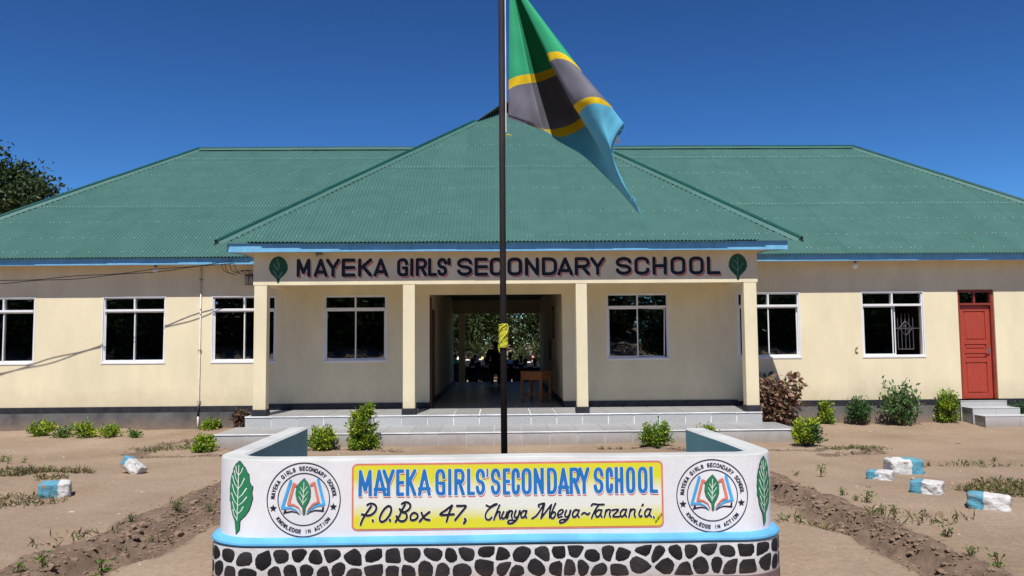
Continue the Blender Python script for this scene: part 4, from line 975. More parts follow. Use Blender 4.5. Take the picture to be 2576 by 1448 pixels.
mb = MB(); hem = [cols2[i][0][5] for i in range(len(cols2)-1, 38, -1)]; hp = [fz(x, y, cols2[len(cols2)-1-i][1]*1.1-.004) for i, (x, y) in enumerate(hem)]
mb.tube(hp, .0045, 5)
for i in range(70):
    p = hp[rnd.randrange(len(hp)) if i < 40 else rnd.randrange(max(1, len(hp)-8), len(hp))]; q = p+Vector((rnd.uniform(.0,.035), rnd.uniform(-.01,.01), rnd.uniform(-.035,.01))); mb.tube([p, (p+q)/2+Vector((0,0,rnd.uniform(-.006,.006))), q], .0016, 4)
mb.obj('frayed_hem', M['f_blue'], flag)
bt = [cols2[i][0][5] for i in range(0, 26)]; mb = MB(); mb.tube([fz(x, y, cols2[i][1]*1.05-.004) for i, (x, y) in enumerate(bt) if i < 12], .004, 5); mb.obj('grey_hem', M['f_black'], flag)
mb = MB(); bp = [fz(985,775,-.02), fz(975,810,.03), fz(950,845,.06), fz(962,885,.05), fz(945,900,.06), fz(930,870,.07), fz(935,830,.06)]
mb.add(bp, [(0,1,2,6),(2,3,4,5),(2,5,6)]); mb.obj('torn_corner', M['f_black'], flag)

# ------------------------------------------------------------------ service cable, meters, pipe, lamps
def sagline(a, b, sag, n=24):
    a = Vector(a); b = Vector(b); return [a.lerp(b, i/n)-Vector((0,0,sag*4*(i/n)*(1-i/n))) for i in range(n+1)]
cA = at(585,657,16.9)
cab = thing('service_cable', 'pair of sagging black power cables running in from the left to the eave', 'cable')
for k, (dz, dy) in enumerate(((0,0), (-.075,.05))):
    mb = MB(); b_ = Vector((-19.0, 15.4, 3.35)); pts = sagline(cA+Vector((0,dy,dz*.3)), b_+Vector((0,dy,dz)), .38, 60)
    pts = [p+Vector((0, .012*sin(i*.9+k*pi), .014*cos(i*.9+k*pi))) for i, p in enumerate(pts)]
    mb.tube(pts, .0085, 5); mb.obj('wire', M['cable'], cab)
drop = thing('meter_wires', 'tangle of thin black wires drooping from the eave to the meter box', 'wires')
for k, (x0_, x1_, mid) in enumerate(((558,628,18),(566,634,24),(578,641,14),(590,640,22))):
    mb = MB(); a = at(x0_, 662, 16.94); c = at(x1_, 688, 17.2)
    pts = [a, a+Vector((.02,.05,-.14)), a.lerp(c,.35)+Vector((0,0,-.05-mid*.005)), a.lerp(c,.65)+Vector((0,0,.01-mid*.001)), a.lerp(c,.9)+Vector((0,0,.04)), c, c+Vector((0,.02,-.1))]
    sm = []
    for i in range(len(pts)-1):
        for t in (0,.33,.66):
            p0, p1, p2, p3 = pts[max(0,i-1)], pts[i], pts[i+1], pts[min(len(pts)-1,i+2)]
            sm.append(.5*(2*p1+(p2-p0)*t+(2*p0-5*p1+4*p2-p3)*t*t+(3*p1-p0-3*p2+p3)*t**3))
    mb.tube(sm+[pts[-1]], .007, 5); mb.obj('wire', M['cable'], drop)
mp_ = at(633, 703, WY); mt = thing('meter_box', 'small grey board with three electric meters on the wall beside the left porch pillar', 'meter box', (mp_.x, WY, mp_.z))
mb = MB(); mb.box(-.14,.16,-.03,-.001,-.12,.12); mb.obj('board', M['grey_plastic'], mt)
for i in range(3):
    mb = MB(); mb.box(-.125+i*.095,-.045+i*.095,-.09,-.031,-.09,.07); mb.obj('meter', mat('meter_case', (.3,.28,.26), .4) if i == 0 else bpy.data.materials['meter_case'], mt, bevel=.012)
pp = thing('downpipe', 'thin white pipe running down the left wing wall beside the third window', 'pipe', (-6.43, WY, 0))
mb = MB(); mb.tube([(0,-.05,.52),(0,-.03,.62),(0,-.02,3.53)], .014, 8); mb.obj('upper_pipe', M['pipe'], pp, smooth=True)
mb = MB(); mb.tube([(0,-.056,.30),(0,-.056,.54)], .019, 8); mb.obj('joint', M['black'], pp, smooth=True)
mb = MB(); mb.tube([(-.0,-.056,.02),(0,-.056,.31)], .020, 8); mb.obj('lower_pipe', M['pipe'], pp, smooth=True)
for z in (.62, 1.72, 3.25): mb = MB(); mb.box(-.035,.035,-.04,-.001,z,z+.018); mb.obj('clip', M['grey_plastic'], pp)
def lamp(px, py, label, Y=17.18, z=3.56):
    p = at(px, py, Y); l_ = thing('eave_lamp', label, 'lamp', (p.x, Y, z), 'lamps under the eaves'); mb = MB(); mb.tube([(0,0,0),(0,0,-.05)], .03, 10); mb.obj('socket', M['grey_plastic'], l_)
    mb = MB(); rr_ = [(-.05,.03),(-.07,.05),(-.10,.062),(-.135,.055),(-.16,.035),(-.17,.005)]; mb.tube([(0,0,a) for a, b in rr_], [b for a, b in rr_], 12); mb.obj('globe', M['bulb'], l_, smooth=True)
lamp(391, 676, 'white globe lamp under the eave of the left wing'); lamp(2150, 650, 'white globe lamp under the eave of the right wing'); 
br = at(802, 640, 15.8); mb = MB(); mb.box(-.06,.05,-.03,.10,-.045,-.0); mb.box(-.05,-.02,-.03,.0,-.08,-.045); tag(mb.obj('soffit_bracket', M['grey_plastic'], loc=(br.x, 15.80, 3.66)), 'little grey bracket under the porch soffit above the word MAYEKA', 'bracket')
# loose sticking-out hook at the right window
hk = at(2153, 880, WY); mb = MB(); mb.tube([(0.03,-.01,.07),(-.02,-.02,.03),(-.02,-.02,-.03),(.03,-.01,-.06)], .012, 6); tag(mb.obj('cable_end', M['b_raw'], loc=(hk.x, WY, hk.z)), 'curled grey cable end poking from the wall left of the open window', 'cable')

# ------------------------------------------------------------------ passage: desk, frames, door leaf
dk = at(1344, 1000, 18.9); desk = thing('desk', 'small orange-brown wooden school desk standing in the passage', 'desk', (.91, 19.0, PZ), rz=radians(-38))
mb = MB(); mb.box(-.30,.30,-.22,.22,.70,.725); mb.obj('desk_top', M['wood'], desk, bevel=.004)
mb = MB(); mb.box(-.28,.28,-.20,-.18,.52,.70); mb.box(-.28,.28,.18,.20,.52,.70); mb.box(-.28,-.26,-.18,.18,.52,.70); mb.box(.26,.28,-.18,.18,.52,.70); mb.obj('drawer_box', M['wood'], desk)
for a in (-1, 1):
    for b in (-1, 1): mb = MB(); mb.box(a*.27-.025, a*.27+.025, b*.19-.025, b*.19+.025, 0, .70); mb.obj('leg', M['wood'], desk)
mb = MB(); mb.box(-.27,.27,-.015,.015,.16,.20); mb.box(-.285,-.255,-.19,.19,.16,.20); mb.box(.255,.285,-.19,.19,.16,.20); mb.obj('stretcher', M['wood'], desk)
for (y, z0_, z1_, w, lab) in ((20.3,1.95,2.75,.55,'dark framed notice board, tall one on the right passage wall'), (21.6,1.35,1.9,.5,'dark framed notice, lower one on the right passage wall')):
    t = thing('framed_notice', lab, 'picture frame', (1.44, y, z0_)); mb = MB(); h_ = z1_-z0_
    mb.box(-.03,-.001,-w/2,-w/2+.05,0,h_); mb.box(-.03,-.001,w/2-.05,w/2,0,h_); mb.box(-.03,-.001,-w/2+.05,w/2-.05,0,.05); mb.box(-.03,-.001,-w/2+.05,w/2-.05,h_-.05,h_); mb.obj('frame', M['black'], t)
    mb = MB(); mb.box(-.012,-.001,-w/2+.05,w/2-.05,.05,h_-.05); mb.obj('notice', M['cream_in'], t)
mb = MB(); M['dkwood'] = mat('dark_brown_wood', (.07,.025,.015), .5); mb.box(-1.495,-1.455,17.70,18.55,PZ+.02,2.6); pd = mb.obj('passage_door', M['dkwood'], school, bevel=.004)
mb = MB(); mb.box(-1.478,-1.43,17.385,17.43,PZ+.001,2.85); mb.obj('passage_door_frame', M['dkwood'], school)

# ------------------------------------------------------------------ people in the rear yard and passage
def skin_mesh(name, verts, edges, radii, material, sub=2):
    me = bpy.data.meshes.new(name); bm = bmesh.new(); lay = bm.verts.layers.skin.verify(); vl = [bm.verts.new(v) for v in verts]
    for a, b in edges: bm.edges.new((vl[a], vl[b]))
    for v, r_ in zip(vl, radii): v[lay].radius = (r_, r_) if not isinstance(r_, tuple) else r_
    vl[0][lay].use_root = True
    bm.to_mesh(me); bm.free(); me.materials.append(material)
    return me
def add_skin(name, me, parent, sub=1):
    o = link(name, me, parent); m1 = o.modifiers.new('skin', 'SKIN'); m1.use_smooth_shade = True; m2 = o.modifiers.new('sub', 'SUBSURF'); m2.levels = sub; m2.render_levels = sub; return o
def limbs(seated):
    if seated:   # pelvis at 0,0,.48 ; facing -Y (towards the house)
        v = [(0,0,.50),(0,.02,.70),(0,.0,.90),(0,0,1.00),(0,-.01,1.07),(0,-.025,1.15),(0,-.03,1.22),
             (.16,0,.93),(.20,-.06,.72),(.10,-.24,.66),(.06,-.30,.68),(-.16,0,.93),(-.20,-.06,.72),(-.10,-.24,.66),(-.06,-.30,.68),
             (.09,-.02,.49),(.11,-.40,.50),(.11,-.40,.10),(.11,-.50,.05),(-.09,-.02,.49),(-.11,-.40,.50),(-.11,-.40,.10),(-.11,-.50,.05)]
    else:
        v = [(0,0,.86),(0,.01,1.02),(0,.01,1.20),(0,0,1.33),(0,-.005,1.39),(0,-.015,1.46),(0,-.02,1.53),
             (.17,0,1.26),(.22,.0,1.02),(.21,-.06,.80),(.21,-.08,.74),(-.17,0,1.26),(-.22,0,1.02),(-.21,-.06,.80),(-.21,-.08,.74),
             (.09,0,.82),(.10,-.02,.45),(.10,.0,.07),(.10,-.12,.04),(-.09,0,.82),(-.10,-.02,.45),(-.10,0,.07),(-.10,-.12,.04)]
    e = [(0,1),(1,2),(2,3),(3,4),(4,5),(5,6),(2,7),(7,8),(8,9),(9,10),(2,11),(11,12),(12,13),(13,14),(0,15),(15,16),(16,17),(17,18),(0,19),(19,20),(20,21),(21,22)]
    r_ = [.13,.115,.12,.05,.048,.082,.075,.052,.042,.032,.026,.052,.042,.032,.026,.085,.062,.042,.032,.085,.062,.042,.032]
    return v, e, r_
PM = {}
for st in (True, False):
    v, e, r_ = limbs(st); PM[st, 'body'] = skin_mesh('body', v, e, r_, M['skin'])
    ti = [0,1,2,7,8,9,11,12,13]; mpi = {a: i for i, a in enumerate(ti)}; te = [(mpi[a], mpi[b]) for a, b in e if a in mpi and b in mpi]
    PM[st, 'jumper'] = skin_mesh('jumper', [v[i] for i in ti], te, [(r_[i]+.022) for i in ti], M['cloth'])
    hz = v[6][2]; hy = v[6][1]
    hb = MB(); vs = []
    for a in range(6):
        ph = a*pi/2/5.0*1.15
        for k in range(10):
            th = 2*pi*k/10; vs.append((.088*sin(ph)*cos(th), hy+.02+.10*sin(ph)*sin(th), hz-.02+.098*cos(ph)))
    hb.add(vs, [(a*10+k, a*10+(k+1) % 10, (a+1)*10+(k+1) % 10, (a+1)*10+k) for a in range(5) for k in range(10)]); PM[st, 'hair'] = hb.mesh('hair', M['hair'], True)
    cb = MB(); cz = v[3][2]-.035; vs = []
    for k in range(12):
        th = 2*pi*k/12; vs += [(.062*cos(th), v[3][1]+.062*sin(th), cz+.03), (.11*cos(th), v[3][1]+.095*sin(th), cz-.015)]
    cb.add(vs, [(2*k, 2*((k+1) % 12), 2*((k+1) % 12)+1, 2*k+1) for k in range(12)]); PM[st, 'collar'] = cb.mesh('collar', M['shirt'])
    sk = MB()
    if st:
        sk.tube([(0,.12,.46),(0,.0,.50),(0,-.22,.50),(0,-.45,.47)], [.10,.19,.20,.17], 10)
        sk.tube([(0,-.42,.50),(0,-.44,.3)], [.17,.19], 10)
    else: sk.tube([(0,0,.98),(0,0,.85),(0,0,.42)], [.13,.18,.23], 12)
    PM[st, 'skirt'] = sk.mesh('skirt', M['skirt'], True)
    fb_ = MB()
    for sx in (-1, 1): fb_.box(sx*.032-.011, sx*.032+.011, hy-.086, hy-.078, hz-.055, hz-.045)
    fb_.box(-.022,.022,hy-.083,hy-.074,hz-.112,hz-.104); PM[st, 'face'] = fb_.mesh('face_marks', M['hair'])
    nb = MB(); nb.add([(-.012,hy-.078,hz-.09),(.012,hy-.078,hz-.09),(0,hy-.10,hz-.088),(0,hy-.078,hz-.05)], [(0,1,2),(0,2,3),(2,1,3)]); PM[st, 'nose'] = nb.mesh('nose', M['skin'])
def person(x, y, z, seated, label, sc=1, rz=0, group=None):
    t = thing('person', label, 'person', (x, y, z), group, rz); t.scale = (sc, sc, sc)
    add_skin('body', PM[seated,'body'], t); add_skin('jumper', PM[seated,'jumper'], t)
    for k, n_ in (('hair','hair'),('collar','collar'),('skirt','skirt'),('face','face_marks'),('nose','nose')): link(n_, PM[seated,k], t)
    return t
GP = 'students sitting in the yard behind the passage'
stud = [(1143,896,31.2,'seated student at the far left of the passage view holding a green book'), (1150,889,32.2,'seated student half hidden behind the green book holder'),
        (1176,890,31.6,'seated student just right of the rear veranda pillar'), (1195,895,31.3,'seated student in the second place right of the rear pillar with a pink paper'),
        (1208,889,31.9,'taller seated student with a yellow card, left of the standing figure'), (1283,892,31.5,'seated student right of the flagpole with a light blue paper'),
        (1310,899,31.2,'seated student leaning in the middle of the right group'), (1330,896,32.0,'seated student in the back row of the right group'), (1342,893,32.4,'seated student at the far right end of the right group')]
stud += [(1160,906,30.3,'front-row student left of the rear veranda pillar'), (1188,907,30.5,'front-row student bent forward right of the rear pillar'), (1222,906,30.3,'front-row student next to the standing adult'), (1272,908,30.4,'front-row student just right of the flagpole'), (1300,909,30.3,'front-row student in the middle of the right group'), (1322,907,30.5,'front-row student in the right group near the passage wall'), (1345,908,30.3,'front-row student half behind the right passage wall'), (1232,893,32.2,'back-row student left of the standing adult')]
for i, (px, py, Y, lab) in enumerate(stud):
    p = at(px, py, Y); person(p.x, Y, p.z-1.2+.0, True, lab, 1, rnd.uniform(-.3,.3), GP)
pa = at(1246, 858, 26.2); adult = person(pa.x, 26.2, PZ, False, 'standing adult in dark clothes seen from behind in the passage, beside the flagpole', (pa.z-PZ)/1.60, pi); adult.scale = (adult.scale[0]*1.3, adult.scale[1]*1.2, adult.scale[2])
for k, (px, py, Y, w, h, c, lab) in enumerate(((1144,908,30.85,.24,.20,(.03,.55,.22),'bright green book held by the student at the far left'), (1283,911,31.1,.2,.12,(.25,.6,.8),'light blue paper held by the student right of the flagpole'),
      (1201,902,30.95,.12,.14,(.75,.4,.38),'pink paper held by a student left of the standing adult'), (1213,900,31.5,.09,.10,(.7,.65,.2),'small yellow card held by the taller seated student'), (1340,897,31.9,.08,.08,(.8,.25,.25),'small red card held up at the right end of the group'), (1153,901,31.7,.1,.14,(.75,.75,.75),'white paper held beside the green book'))):
    p = at(px, py, Y); mb = MB(); mb.box(-w/2, w/2, -.01, .01, -h/2, h/2); o = mb.obj(('book' if k == 0 else 'paper'), mat('paper_%d' % k, c, .7), loc=p); o.rotation_euler = (radians(-25), radians(20 if k == 0 else 5), 0); tag(o, lab, 'book' if k == 0 else 'paper')
bn = thing('bench', 'long low wooden bench under the students in the rear yard', 'bench', (0, 31.7, 0)); mb = MB(); mb.box(-2.2,2.2,-.25,.3,.38,.43); mb.obj('seat', M['wood'], bn)
for x in (-2, 0, 2): mb = MB(); mb.box(x-.04,x+.04,-.2,.2,-.05,.38); mb.obj('leg', M['wood'], bn)

# ------------------------------------------------------------------ plants
def leaf_arrays(C_, D_, size, wid=.45, rs=R, droop=.0):
    n_ = len(C_); D_ = D_/np.linalg.norm(D_, axis=1, keepdims=True); rv = rs.normal(size=(n_,3)); S_ = np.cross(D_, rv); S_ /= np.linalg.norm(S_, axis=1, keepdims=True)+1e-9
    N_ = np.cross(S_, D_); sz = size*rs.uniform(.65,1.25,(n_,1)); 
    a = C_; b = C_+D_*sz*.5+S_*sz*wid*.5+N_*sz*.08; t = C_+D_*sz-N_*sz*.10; c = C_+D_*sz*.5-S_*sz*wid*.5+N_*sz*.08
    V_ = np.stack([a,b,t,c],1).reshape(-1,3); k = np.arange(n_)[:,None]*4; F_2 = np.concatenate([k+np.array([[0,1,2]]), k+np.array([[0,2,3]])], 1).reshape(-1,3); return V_, F_2
def bush_meshes(w, h, n, mats, leaf, K=26, shape='round', seed=1, droop=0, wid=.45, solid=.5, frac=None):
    rs = np.random.RandomState(seed); tw = MB(); C_ = []; D_ = []
    lob = rs.uniform(.7, 1.15, 9)
    for k in range(K):
        an = rs.uniform(0, 2*pi); el = rs.uniform(.05, 1)**.8
        if shape == 'round': tipv = np.array([cos(an)*w*.5*sqrt(max(.05,1-el*el*.85)), sin(an)*w*.5*sqrt(max(.05,1-el*el*.85)), h*(.12+.85*el)])
        elif shape == 'column':
            zz = rs.uniform(.08, 1.0); wv = .5*(.62+.38*abs(sin(zz*pi*2.3+.4)))*(1 if zz < .88 else .6); tipv = np.array([cos(an)*w*wv, sin(an)*w*wv, h*zz])
        else: tipv = np.array([cos(an)*w*.55*rs.uniform(.3,1), sin(an)*w*.4*rs.uniform(.3,1), h*rs.uniform(.3,1)])
        tipv = tipv*np.array([1,1,1])*lob[int(an/(2*pi)*9) % 9]**(.6 if shape != 'column' else .3); tipv[2] = min(tipv[2], h)
        base = np.array([rs.uniform(-.04,.04), rs.uniform(-.04,.04), 0 if shape != 'column' else max(0, tipv[2]-.25*h)]) if shape == 'column' else np.array([rs.normal()*.03*w, rs.normal()*.03*w, 0])
        mid = base*.5+tipv*.5+np.array([0,0,h*.10]); tw.tube([tuple(base), tuple(mid), tuple(tipv)], [.007,.005,.002], 4, cap=False)
        m_ = n//K; t = rs.uniform(1-solid-.25, 1.03, m_)**.8; t = np.clip(t, .1, 1.03)[:,None]
        p = (1-t)**2*base+2*(1-t)*t*mid+t*t*tipv; dr = 2*(1-t)*(mid-base)+2*t*(tipv-mid); dr = dr/np.linalg.norm(dr, axis=1, keepdims=True)
        jt = rs.normal(size=(m_,3))*leaf*.55; C_.append(p+jt); D_.append(dr*.7+rs.normal(size=(m_,3))*.7+np.array([0,0,.25-droop]))
    C_ = np.concatenate(C_); D_ = np.concatenate(D_); C_[:,2] = np.maximum(C_[:,2], .01)
    if shape == 'column': tw.tube([(0,0,-.03),(0,0,h*.8)], [.014,.006], 5)
    V_, Fx = leaf_arrays(C_, D_, leaf, wid, rs)
    me = arrmesh('foliage', V_, Fx, mats)
    if len(mats) > 1:
        mi = np.zeros(len(Fx), int); zc = C_[:,2]/h
        if frac is None: pick = rs.rand(len(C_)) < .35
        else: pick = frac(C_/np.array([w,w,h]), rs)
        mi[0::2] = pick; mi[1::2] = pick; me.polygons.foreach_set('material_index', mi)
    return me, tw.mesh('stems', M['twig'])
def bush(name, label, cat, px, py, wpx, hpx, n, mats, leaf, group=None, z=None, **kw):
    g = gnd(px, py, .0 if z is None else z); ymax = (14.62 if -5.3 < g.x < 5.65 else 17.33)
    if g.y > ymax-.36*min(wpx*.0075, 1.2)-.02: Y = ymax-.36*min(wpx*.0075, 1.2)-.02; g = Vector((g.x*Y/g.y, Y, 0))
    Y = g.y; w, h = wpx*Y/2000*.93, hpx*Y/2000*.97
    zz = gz(g.x, g.y) if z is None else z
    t = thing(name, label, cat, (g.x, g.y, zz-.01), group); me, tw = bush_meshes(w, h, int(n*1.35), mats, leaf*1.22, **kw); link('foliage', me, t); link('stems', tw, t); return t
d1, d2, gn = M['duranta'], M['duranta2'], M['green']
GL_ = 'low golden-green shrubs in a row below the left wing'
bush('shrub','yellow-green shrub, leftmost of the low row by the left plinth','shrub',97,1098,56,36,420,[d1,d2],.055,GL_,seed=2)
bush('shrub','small yellow shrub peeping over the leftmost low shrub','shrub',121,1086,34,24,240,[d1],.055,GL_,seed=3)
bush('shrub','thin low shrub, second from the left in the low row','shrub',156,1100,52,24,240,[d2,gn],.05,GL_,seed=4)
bush('shrub','taller bushy shrub in the middle of the low row','shrub',212,1100,54,40,420,[d1,d2],.055,GL_,seed=5)
bush('shrub','rounded leafy shrub, fourth of the low row','shrub',275,1101,58,32,420,[d1,d2],.055,GL_,seed=6)
bush('shrub','smallest wispy shrub at the right end of the low row','shrub',340,1100,38,22,150,[d2,gn],.05,GL_,seed=7)
bush('shrub','flat golden shrub beside the back left corner of the porch step','shrub',527,1086,48,24,380,[d1,d2],.055,seed=8)
bush('shrub','dense golden shrub in front of the left end of the porch step','shrub',515,1132,64,44,900,[d1,d2],.05,seed=9,K=40)
bush('shrub','bushy golden shrub half hidden behind the left arm of the sign wall','shrub',808,1116,74,64,1500,[d1,d2],.05,seed=10,K=50)
bush('shrub','tall two-tiered golden shrub in front of the porch step','shrub',913,1115,74,112,2100,[d1,d2],.055,seed=11,K=70,shape='column')
bush('shrub','round golden-green shrub in front of the step right of the flagpole','shrub',1648,1119,88,62,1500,[d2,d1],.05,seed=12,K=50)
bush('shrub','golden shrub peeping over the right arm of the sign wall','shrub',1778,1100,54,44,700,[d1,d2],.05,seed=13,K=36)
bush('shrub','half yellow, half dark green shrub at the right end of the porch step','shrub',2028,1120,84,72,1700,[d1,gn],.05,seed=14,K=55,frac=lambda q, rs: (q[:,0]+rs.normal(size=len(q))*.10 > .0)&(q[:,2] < .75))
bush('shrub','slim yellow-green columnar shrub next to the copper-leaved bush','shrub',2078,1066,36,60,800,[d1,d2],.05,seed=15,K=40,shape='column')
bush('shrub','dark green loose shrub below the open window','shrub',2163,1066,74,76,1000,[gn],.055,seed=16,K=40,shape='open')
bush('shrub','large pale green spreading shrub with long leaves below the open window','shrub',2272,1064,116,118,900,[M['sage'],gn],.085,seed=17,K=44,shape='open',wid=.42,solid=.7)
bush('shrub','golden columnar shrub just left of the door steps','shrub',2385,1060,50,80,1300,[d1,d2],.05,seed=18,K=50,shape='column')
bush('shrub','dark green shrub behind the right side of the door steps','shrub',2572,1052,80,56,1000,[gn],.05,seed=19,K=36)
bush('copperleaf_bush','big reddish-brown bush with drooping leaves beside the right porch pillar','bush',1950,1066,140,140,1500,[M['copper'],M['copper2']],.125,seed=21,K=60,shape='open',droop=1.1,wid=.6,solid=.75)
bush('dead_shrub','withered dark brown shrub behind the left porch pillar base','bush',610,1078,58,56,420,[M['drybush']],.07,seed=22,K=26,shape='open',droop=.5)
# weeds along the drains: small leafy seedlings
wd = [bush_meshes(.22, .22, 60, [M['weed']], .05, K=9, shape='open', seed=60+i) for i in range(3)]
yd = [bush_meshes(.14, .24, 50, [M['duranta2'],M['weed']], .055, K=8, shape='column', seed=70+i) for i in range(3)]
wl = [(255,1432,1,1.1),(105,1446,1,.8),(45,1452,1,.7),(440,1300,0,1),(530,1280,0,.9),(620,1268,0,.7),(590,1205,0,.6),(330,1330,0,.7),(705//1.2,1240,0,.5),(560,1230,0,.6),
      (2065,1200,1,.9),(2180,1265,1,1.0),(2000,1195,0,.6),(2250,1310,1,.8),(2220,1300,0,.8),(2510,1435,1,.9),(2440,1420,0,.8),(2120,1245,0,.7),(2380,1355,0,.9),(2150,1260,0,.6),
      (1515,1127,0,.55),(1535,1127,0,.45),(1560,1128,0,.5),(985,1130,0,.35),(1890,1128,0,.4),(2140,1126,0,.7),(2170,1128,0,.6),(2195,1122,0,.5),(430,1125,0,.6),(470,1118,0,.7),(390,1135,0,.5),(500,1112,0,.6),(2250,1170,0,.5),(2335,1170,0,.6),(2470,1165,0,.6),(2500,1160,0,.6),(2430,1162,0,.5),(20,1165,1,.7),(60,1162,1,.6),(8,1160,1,.8)]
for i, (px, py, ty, sc) in enumerate(wl):
    g = gnd(px, py); me, tw = (yd if ty else wd)[i % 3]
    lab_ = {(255,1432):'largest leafy weed at the bottom edge in the left drain', (105,1446):'small weed at the bottom left corner of the yard', (45,1452):'lowest weed at the very bottom left corner', (440,1300):'flat green weed on the sandy side of the left drain', (530,1280):'flat green weed in the left drain nearest the sign wall', (20,1165):'upright weed on the heap at the left edge, farther left one', (60,1162):'upright weed on the heap at the left edge, right-hand one', (2180,1265):'upright yellow-tipped weed in the middle of the right drain', (2065,1200):'single upright weed at the head of the right drain', (2510,1435):'weed with yellow leaf tips at the bottom right corner', (985,1130):'tiny weed beside the bed behind the left part of the sign wall', (1890,1128):'tiny weed behind the right corner of the sign wall'}.get((px, py))
    side = 'left drain' if px < 700 else ('right drain' if px > 1950 and py > 1180 else 'bed by the porch step')
    t = thing('weed_plant', lab_ or 'small green weed sprouting in the loose soil of the %s' % side, 'weed', (g.x, g.y, gz(g.x, g.y)-.015), 'weeds sprouting in the %s' % side, rnd.uniform(0,6)); t.scale = (sc*.72,)*3
    link('foliage', me, t); link('stems', tw, t)
# dry grass and weed patches
def grass_patch(name, label, cpx, cpy, rx, ry, n, mats, h=.16, seed=1, kind='stuff'):
    rs = np.random.RandomState(seed); g = gnd(cpx, cpy); a = rs.uniform(0, 2*pi, n); q = np.sqrt(rs.rand(n)); x = g.x+np.cos(a)*q*rx; y = g.y+np.sin(a)*q*ry
    keep = vnoise(x, y, 2.2, seed+3)+.5 > .32*q+.15; x, y = x[keep], y[keep]; n = len(x); z, _ = terrain(x[None], y[None]); z = z[0]
    C_ = np.stack([x, y, z-.01], 1); D_ = np.stack([rs.normal(size=n)*.8, rs.normal(size=n)*.8, rs.uniform(.3,1.4,n)], 1); V_, Fx = leaf_arrays(C_, D_, h, .10, rs)
    m_ = n//2; C2 = C_[:m_]+rs.normal(size=(m_,3))*np.array([.04,.04,.02])+np.array([0,0,h*.3]); V2, F2 = leaf_arrays(C2, rs.normal(size=(m_,3))+np.array([0,0,.4]), .045, .5, rs)
    me = arrmesh(name, np.concatenate([V_,V2]), np.concatenate([Fx,F2+len(V_)]), mats); mi = (np.repeat(rs.rand(n+m_) < .38, 2)).astype(int)*(len(mats)-1)
    if len(mats) > 1: me.polygons.foreach_set('material_index', mi)
    return tag(link(name, me), label, 'grass', kind=kind)
grass_patch('dry_weeds', 'tangled dry weeds on the low heap at the left edge', 45, 1205, 1.0, .62, 1900, [M['dry'],M['dry'],M['weed']], .11, 31)
grass_patch('dry_weeds', 'sparse dry weeds under the heap at the left edge', 40, 1262, .6, .35, 260, [M['dry'],M['weed']], .09, 35)
grass_patch('dry_grass', 'patch of dry yellow grass at the right edge behind the painted blocks', 2545, 1222, .95, .9, 2600, [M['dry'],M['dry'],M['weed']], .10, 32)
grass_patch('dry_grass', 'thin strip of weeds behind the painted blocks on the right', 2440, 1168, 1.3, .2, 200, [M['weed'],M['dry']], .09, 33)
grass_patch('bed_weeds', 'creeping weeds in the half-round bed left of the steps', 440, 1125, .9, .32, 500, [M['weed'],M['dry']], .07, 34)
grass_patch('bed_weeds', 'creeping weeds in the bed right of the steps', 2150, 1126, .6, .28, 300, [M['weed'],M['dry']], .07, 36)
grass_patch('drain_weeds', 'thin dry stalks in the left drain', 330, 1360, 1.1, .35, 90, [M['dry'],M['weed']], .10, 37)
grass_patch('drain_weeds', 'thin dry stalks in the right drain', 2200, 1310, 1.0, .35, 200, [M['dry'],M['weed']], .11, 38)

# clods, pebbles
def rocks(name, pts, sizes, material, label, flat=.5, seed=1):
    rs = np.random.RandomState(seed); bm = bmesh.new(); bmesh.ops.create_icosphere(bm, subdivisions=1, radius=1); bv = np.array([v.co[:] for v in bm.verts]); bf = np.array([[v.index for v in f.verts] for f in bm.faces]); bm.free()
    Vs = []; Fs = []
    for i, (p, s) in enumerate(zip(pts, sizes)):
        q = bv*(1+rs.uniform(-.28,.28,(len(bv),1)))*np.array([rs.uniform(.7,1.3), rs.uniform(.7,1.3), flat])*s; a = rs.uniform(0,6.3); c, s_ = cos(a), sin(a)
        q = np.stack([q[:,0]*c-q[:,1]*s_, q[:,0]*s_+q[:,1]*c, q[:,2]], 1); Vs.append(q+np.array(p)); Fs.append(bf+i*len(bv))
    return tag(link(name, arrmesh(name, np.concatenate(Vs), np.concatenate(Fs), material)), label, 'soil', kind='stuff')
rsr = np.random.RandomState(3)
def along(pts, n, w):
    out = []; seglen = [math.dist(a, b) for a, b in zip(pts[:-1], pts[1:])]; tot = sum(seglen)
    for _ in range(n):
        d = rsr.uniform(0, tot); k = 0
        while d > seglen[k]: d -= seglen[k]; k += 1
        t = d/seglen[k]; x = pts[k][0]*(1-t)+pts[k+1][0]*t+rsr.normal()*w*.5; y = pts[k][1]*(1-t)+pts[k+1][1]*t+rsr.normal()*w*.5; out.append((x, y))
    A = np.array(out); z, _ = terrain(A[:,0][None], A[:,1][None]); return [(x, y, zz) for (x, y), zz in zip(out, z[0])]
P1 = along(T_LEFT, 2000, .42); rocks('soil_clods', P1, rsr.gamma(1.3, .0085, len(P1))+.004, M['clod'], 'loose brown clods of soil along the left drain', seed=4)
P1 = along(T_RIGHT, 1700, .34); rocks('soil_clods', P1, rsr.gamma(1.3, .0080, len(P1))+.004, M['clod'], 'loose brown clods of soil along the right drain', seed=5)
P1 = along(BED_L, 300, .2)+along(BED_R, 260, .2)+along(BED_M, 130, .15)+along(BED_N, 130, .15); rocks('soil_clods', P1, rsr.gamma(2., .009, len(P1))+.006, M['clod'], 'loose soil clods in the small beds by the porch step', seed=6)
px_ = rsr.uniform(-10, 11, 900); py_ = rsr.uniform(4.5, 17, 900); k_ = ~((np.abs(px_) < 2.3)&(py_ < 8.4)) & ~((np.abs(px_) < 5.6)&(py_ > 14.5)); px_, py_ = px_[k_], py_[k_]; zz_, _ = terrain(px_[None], py_[None])
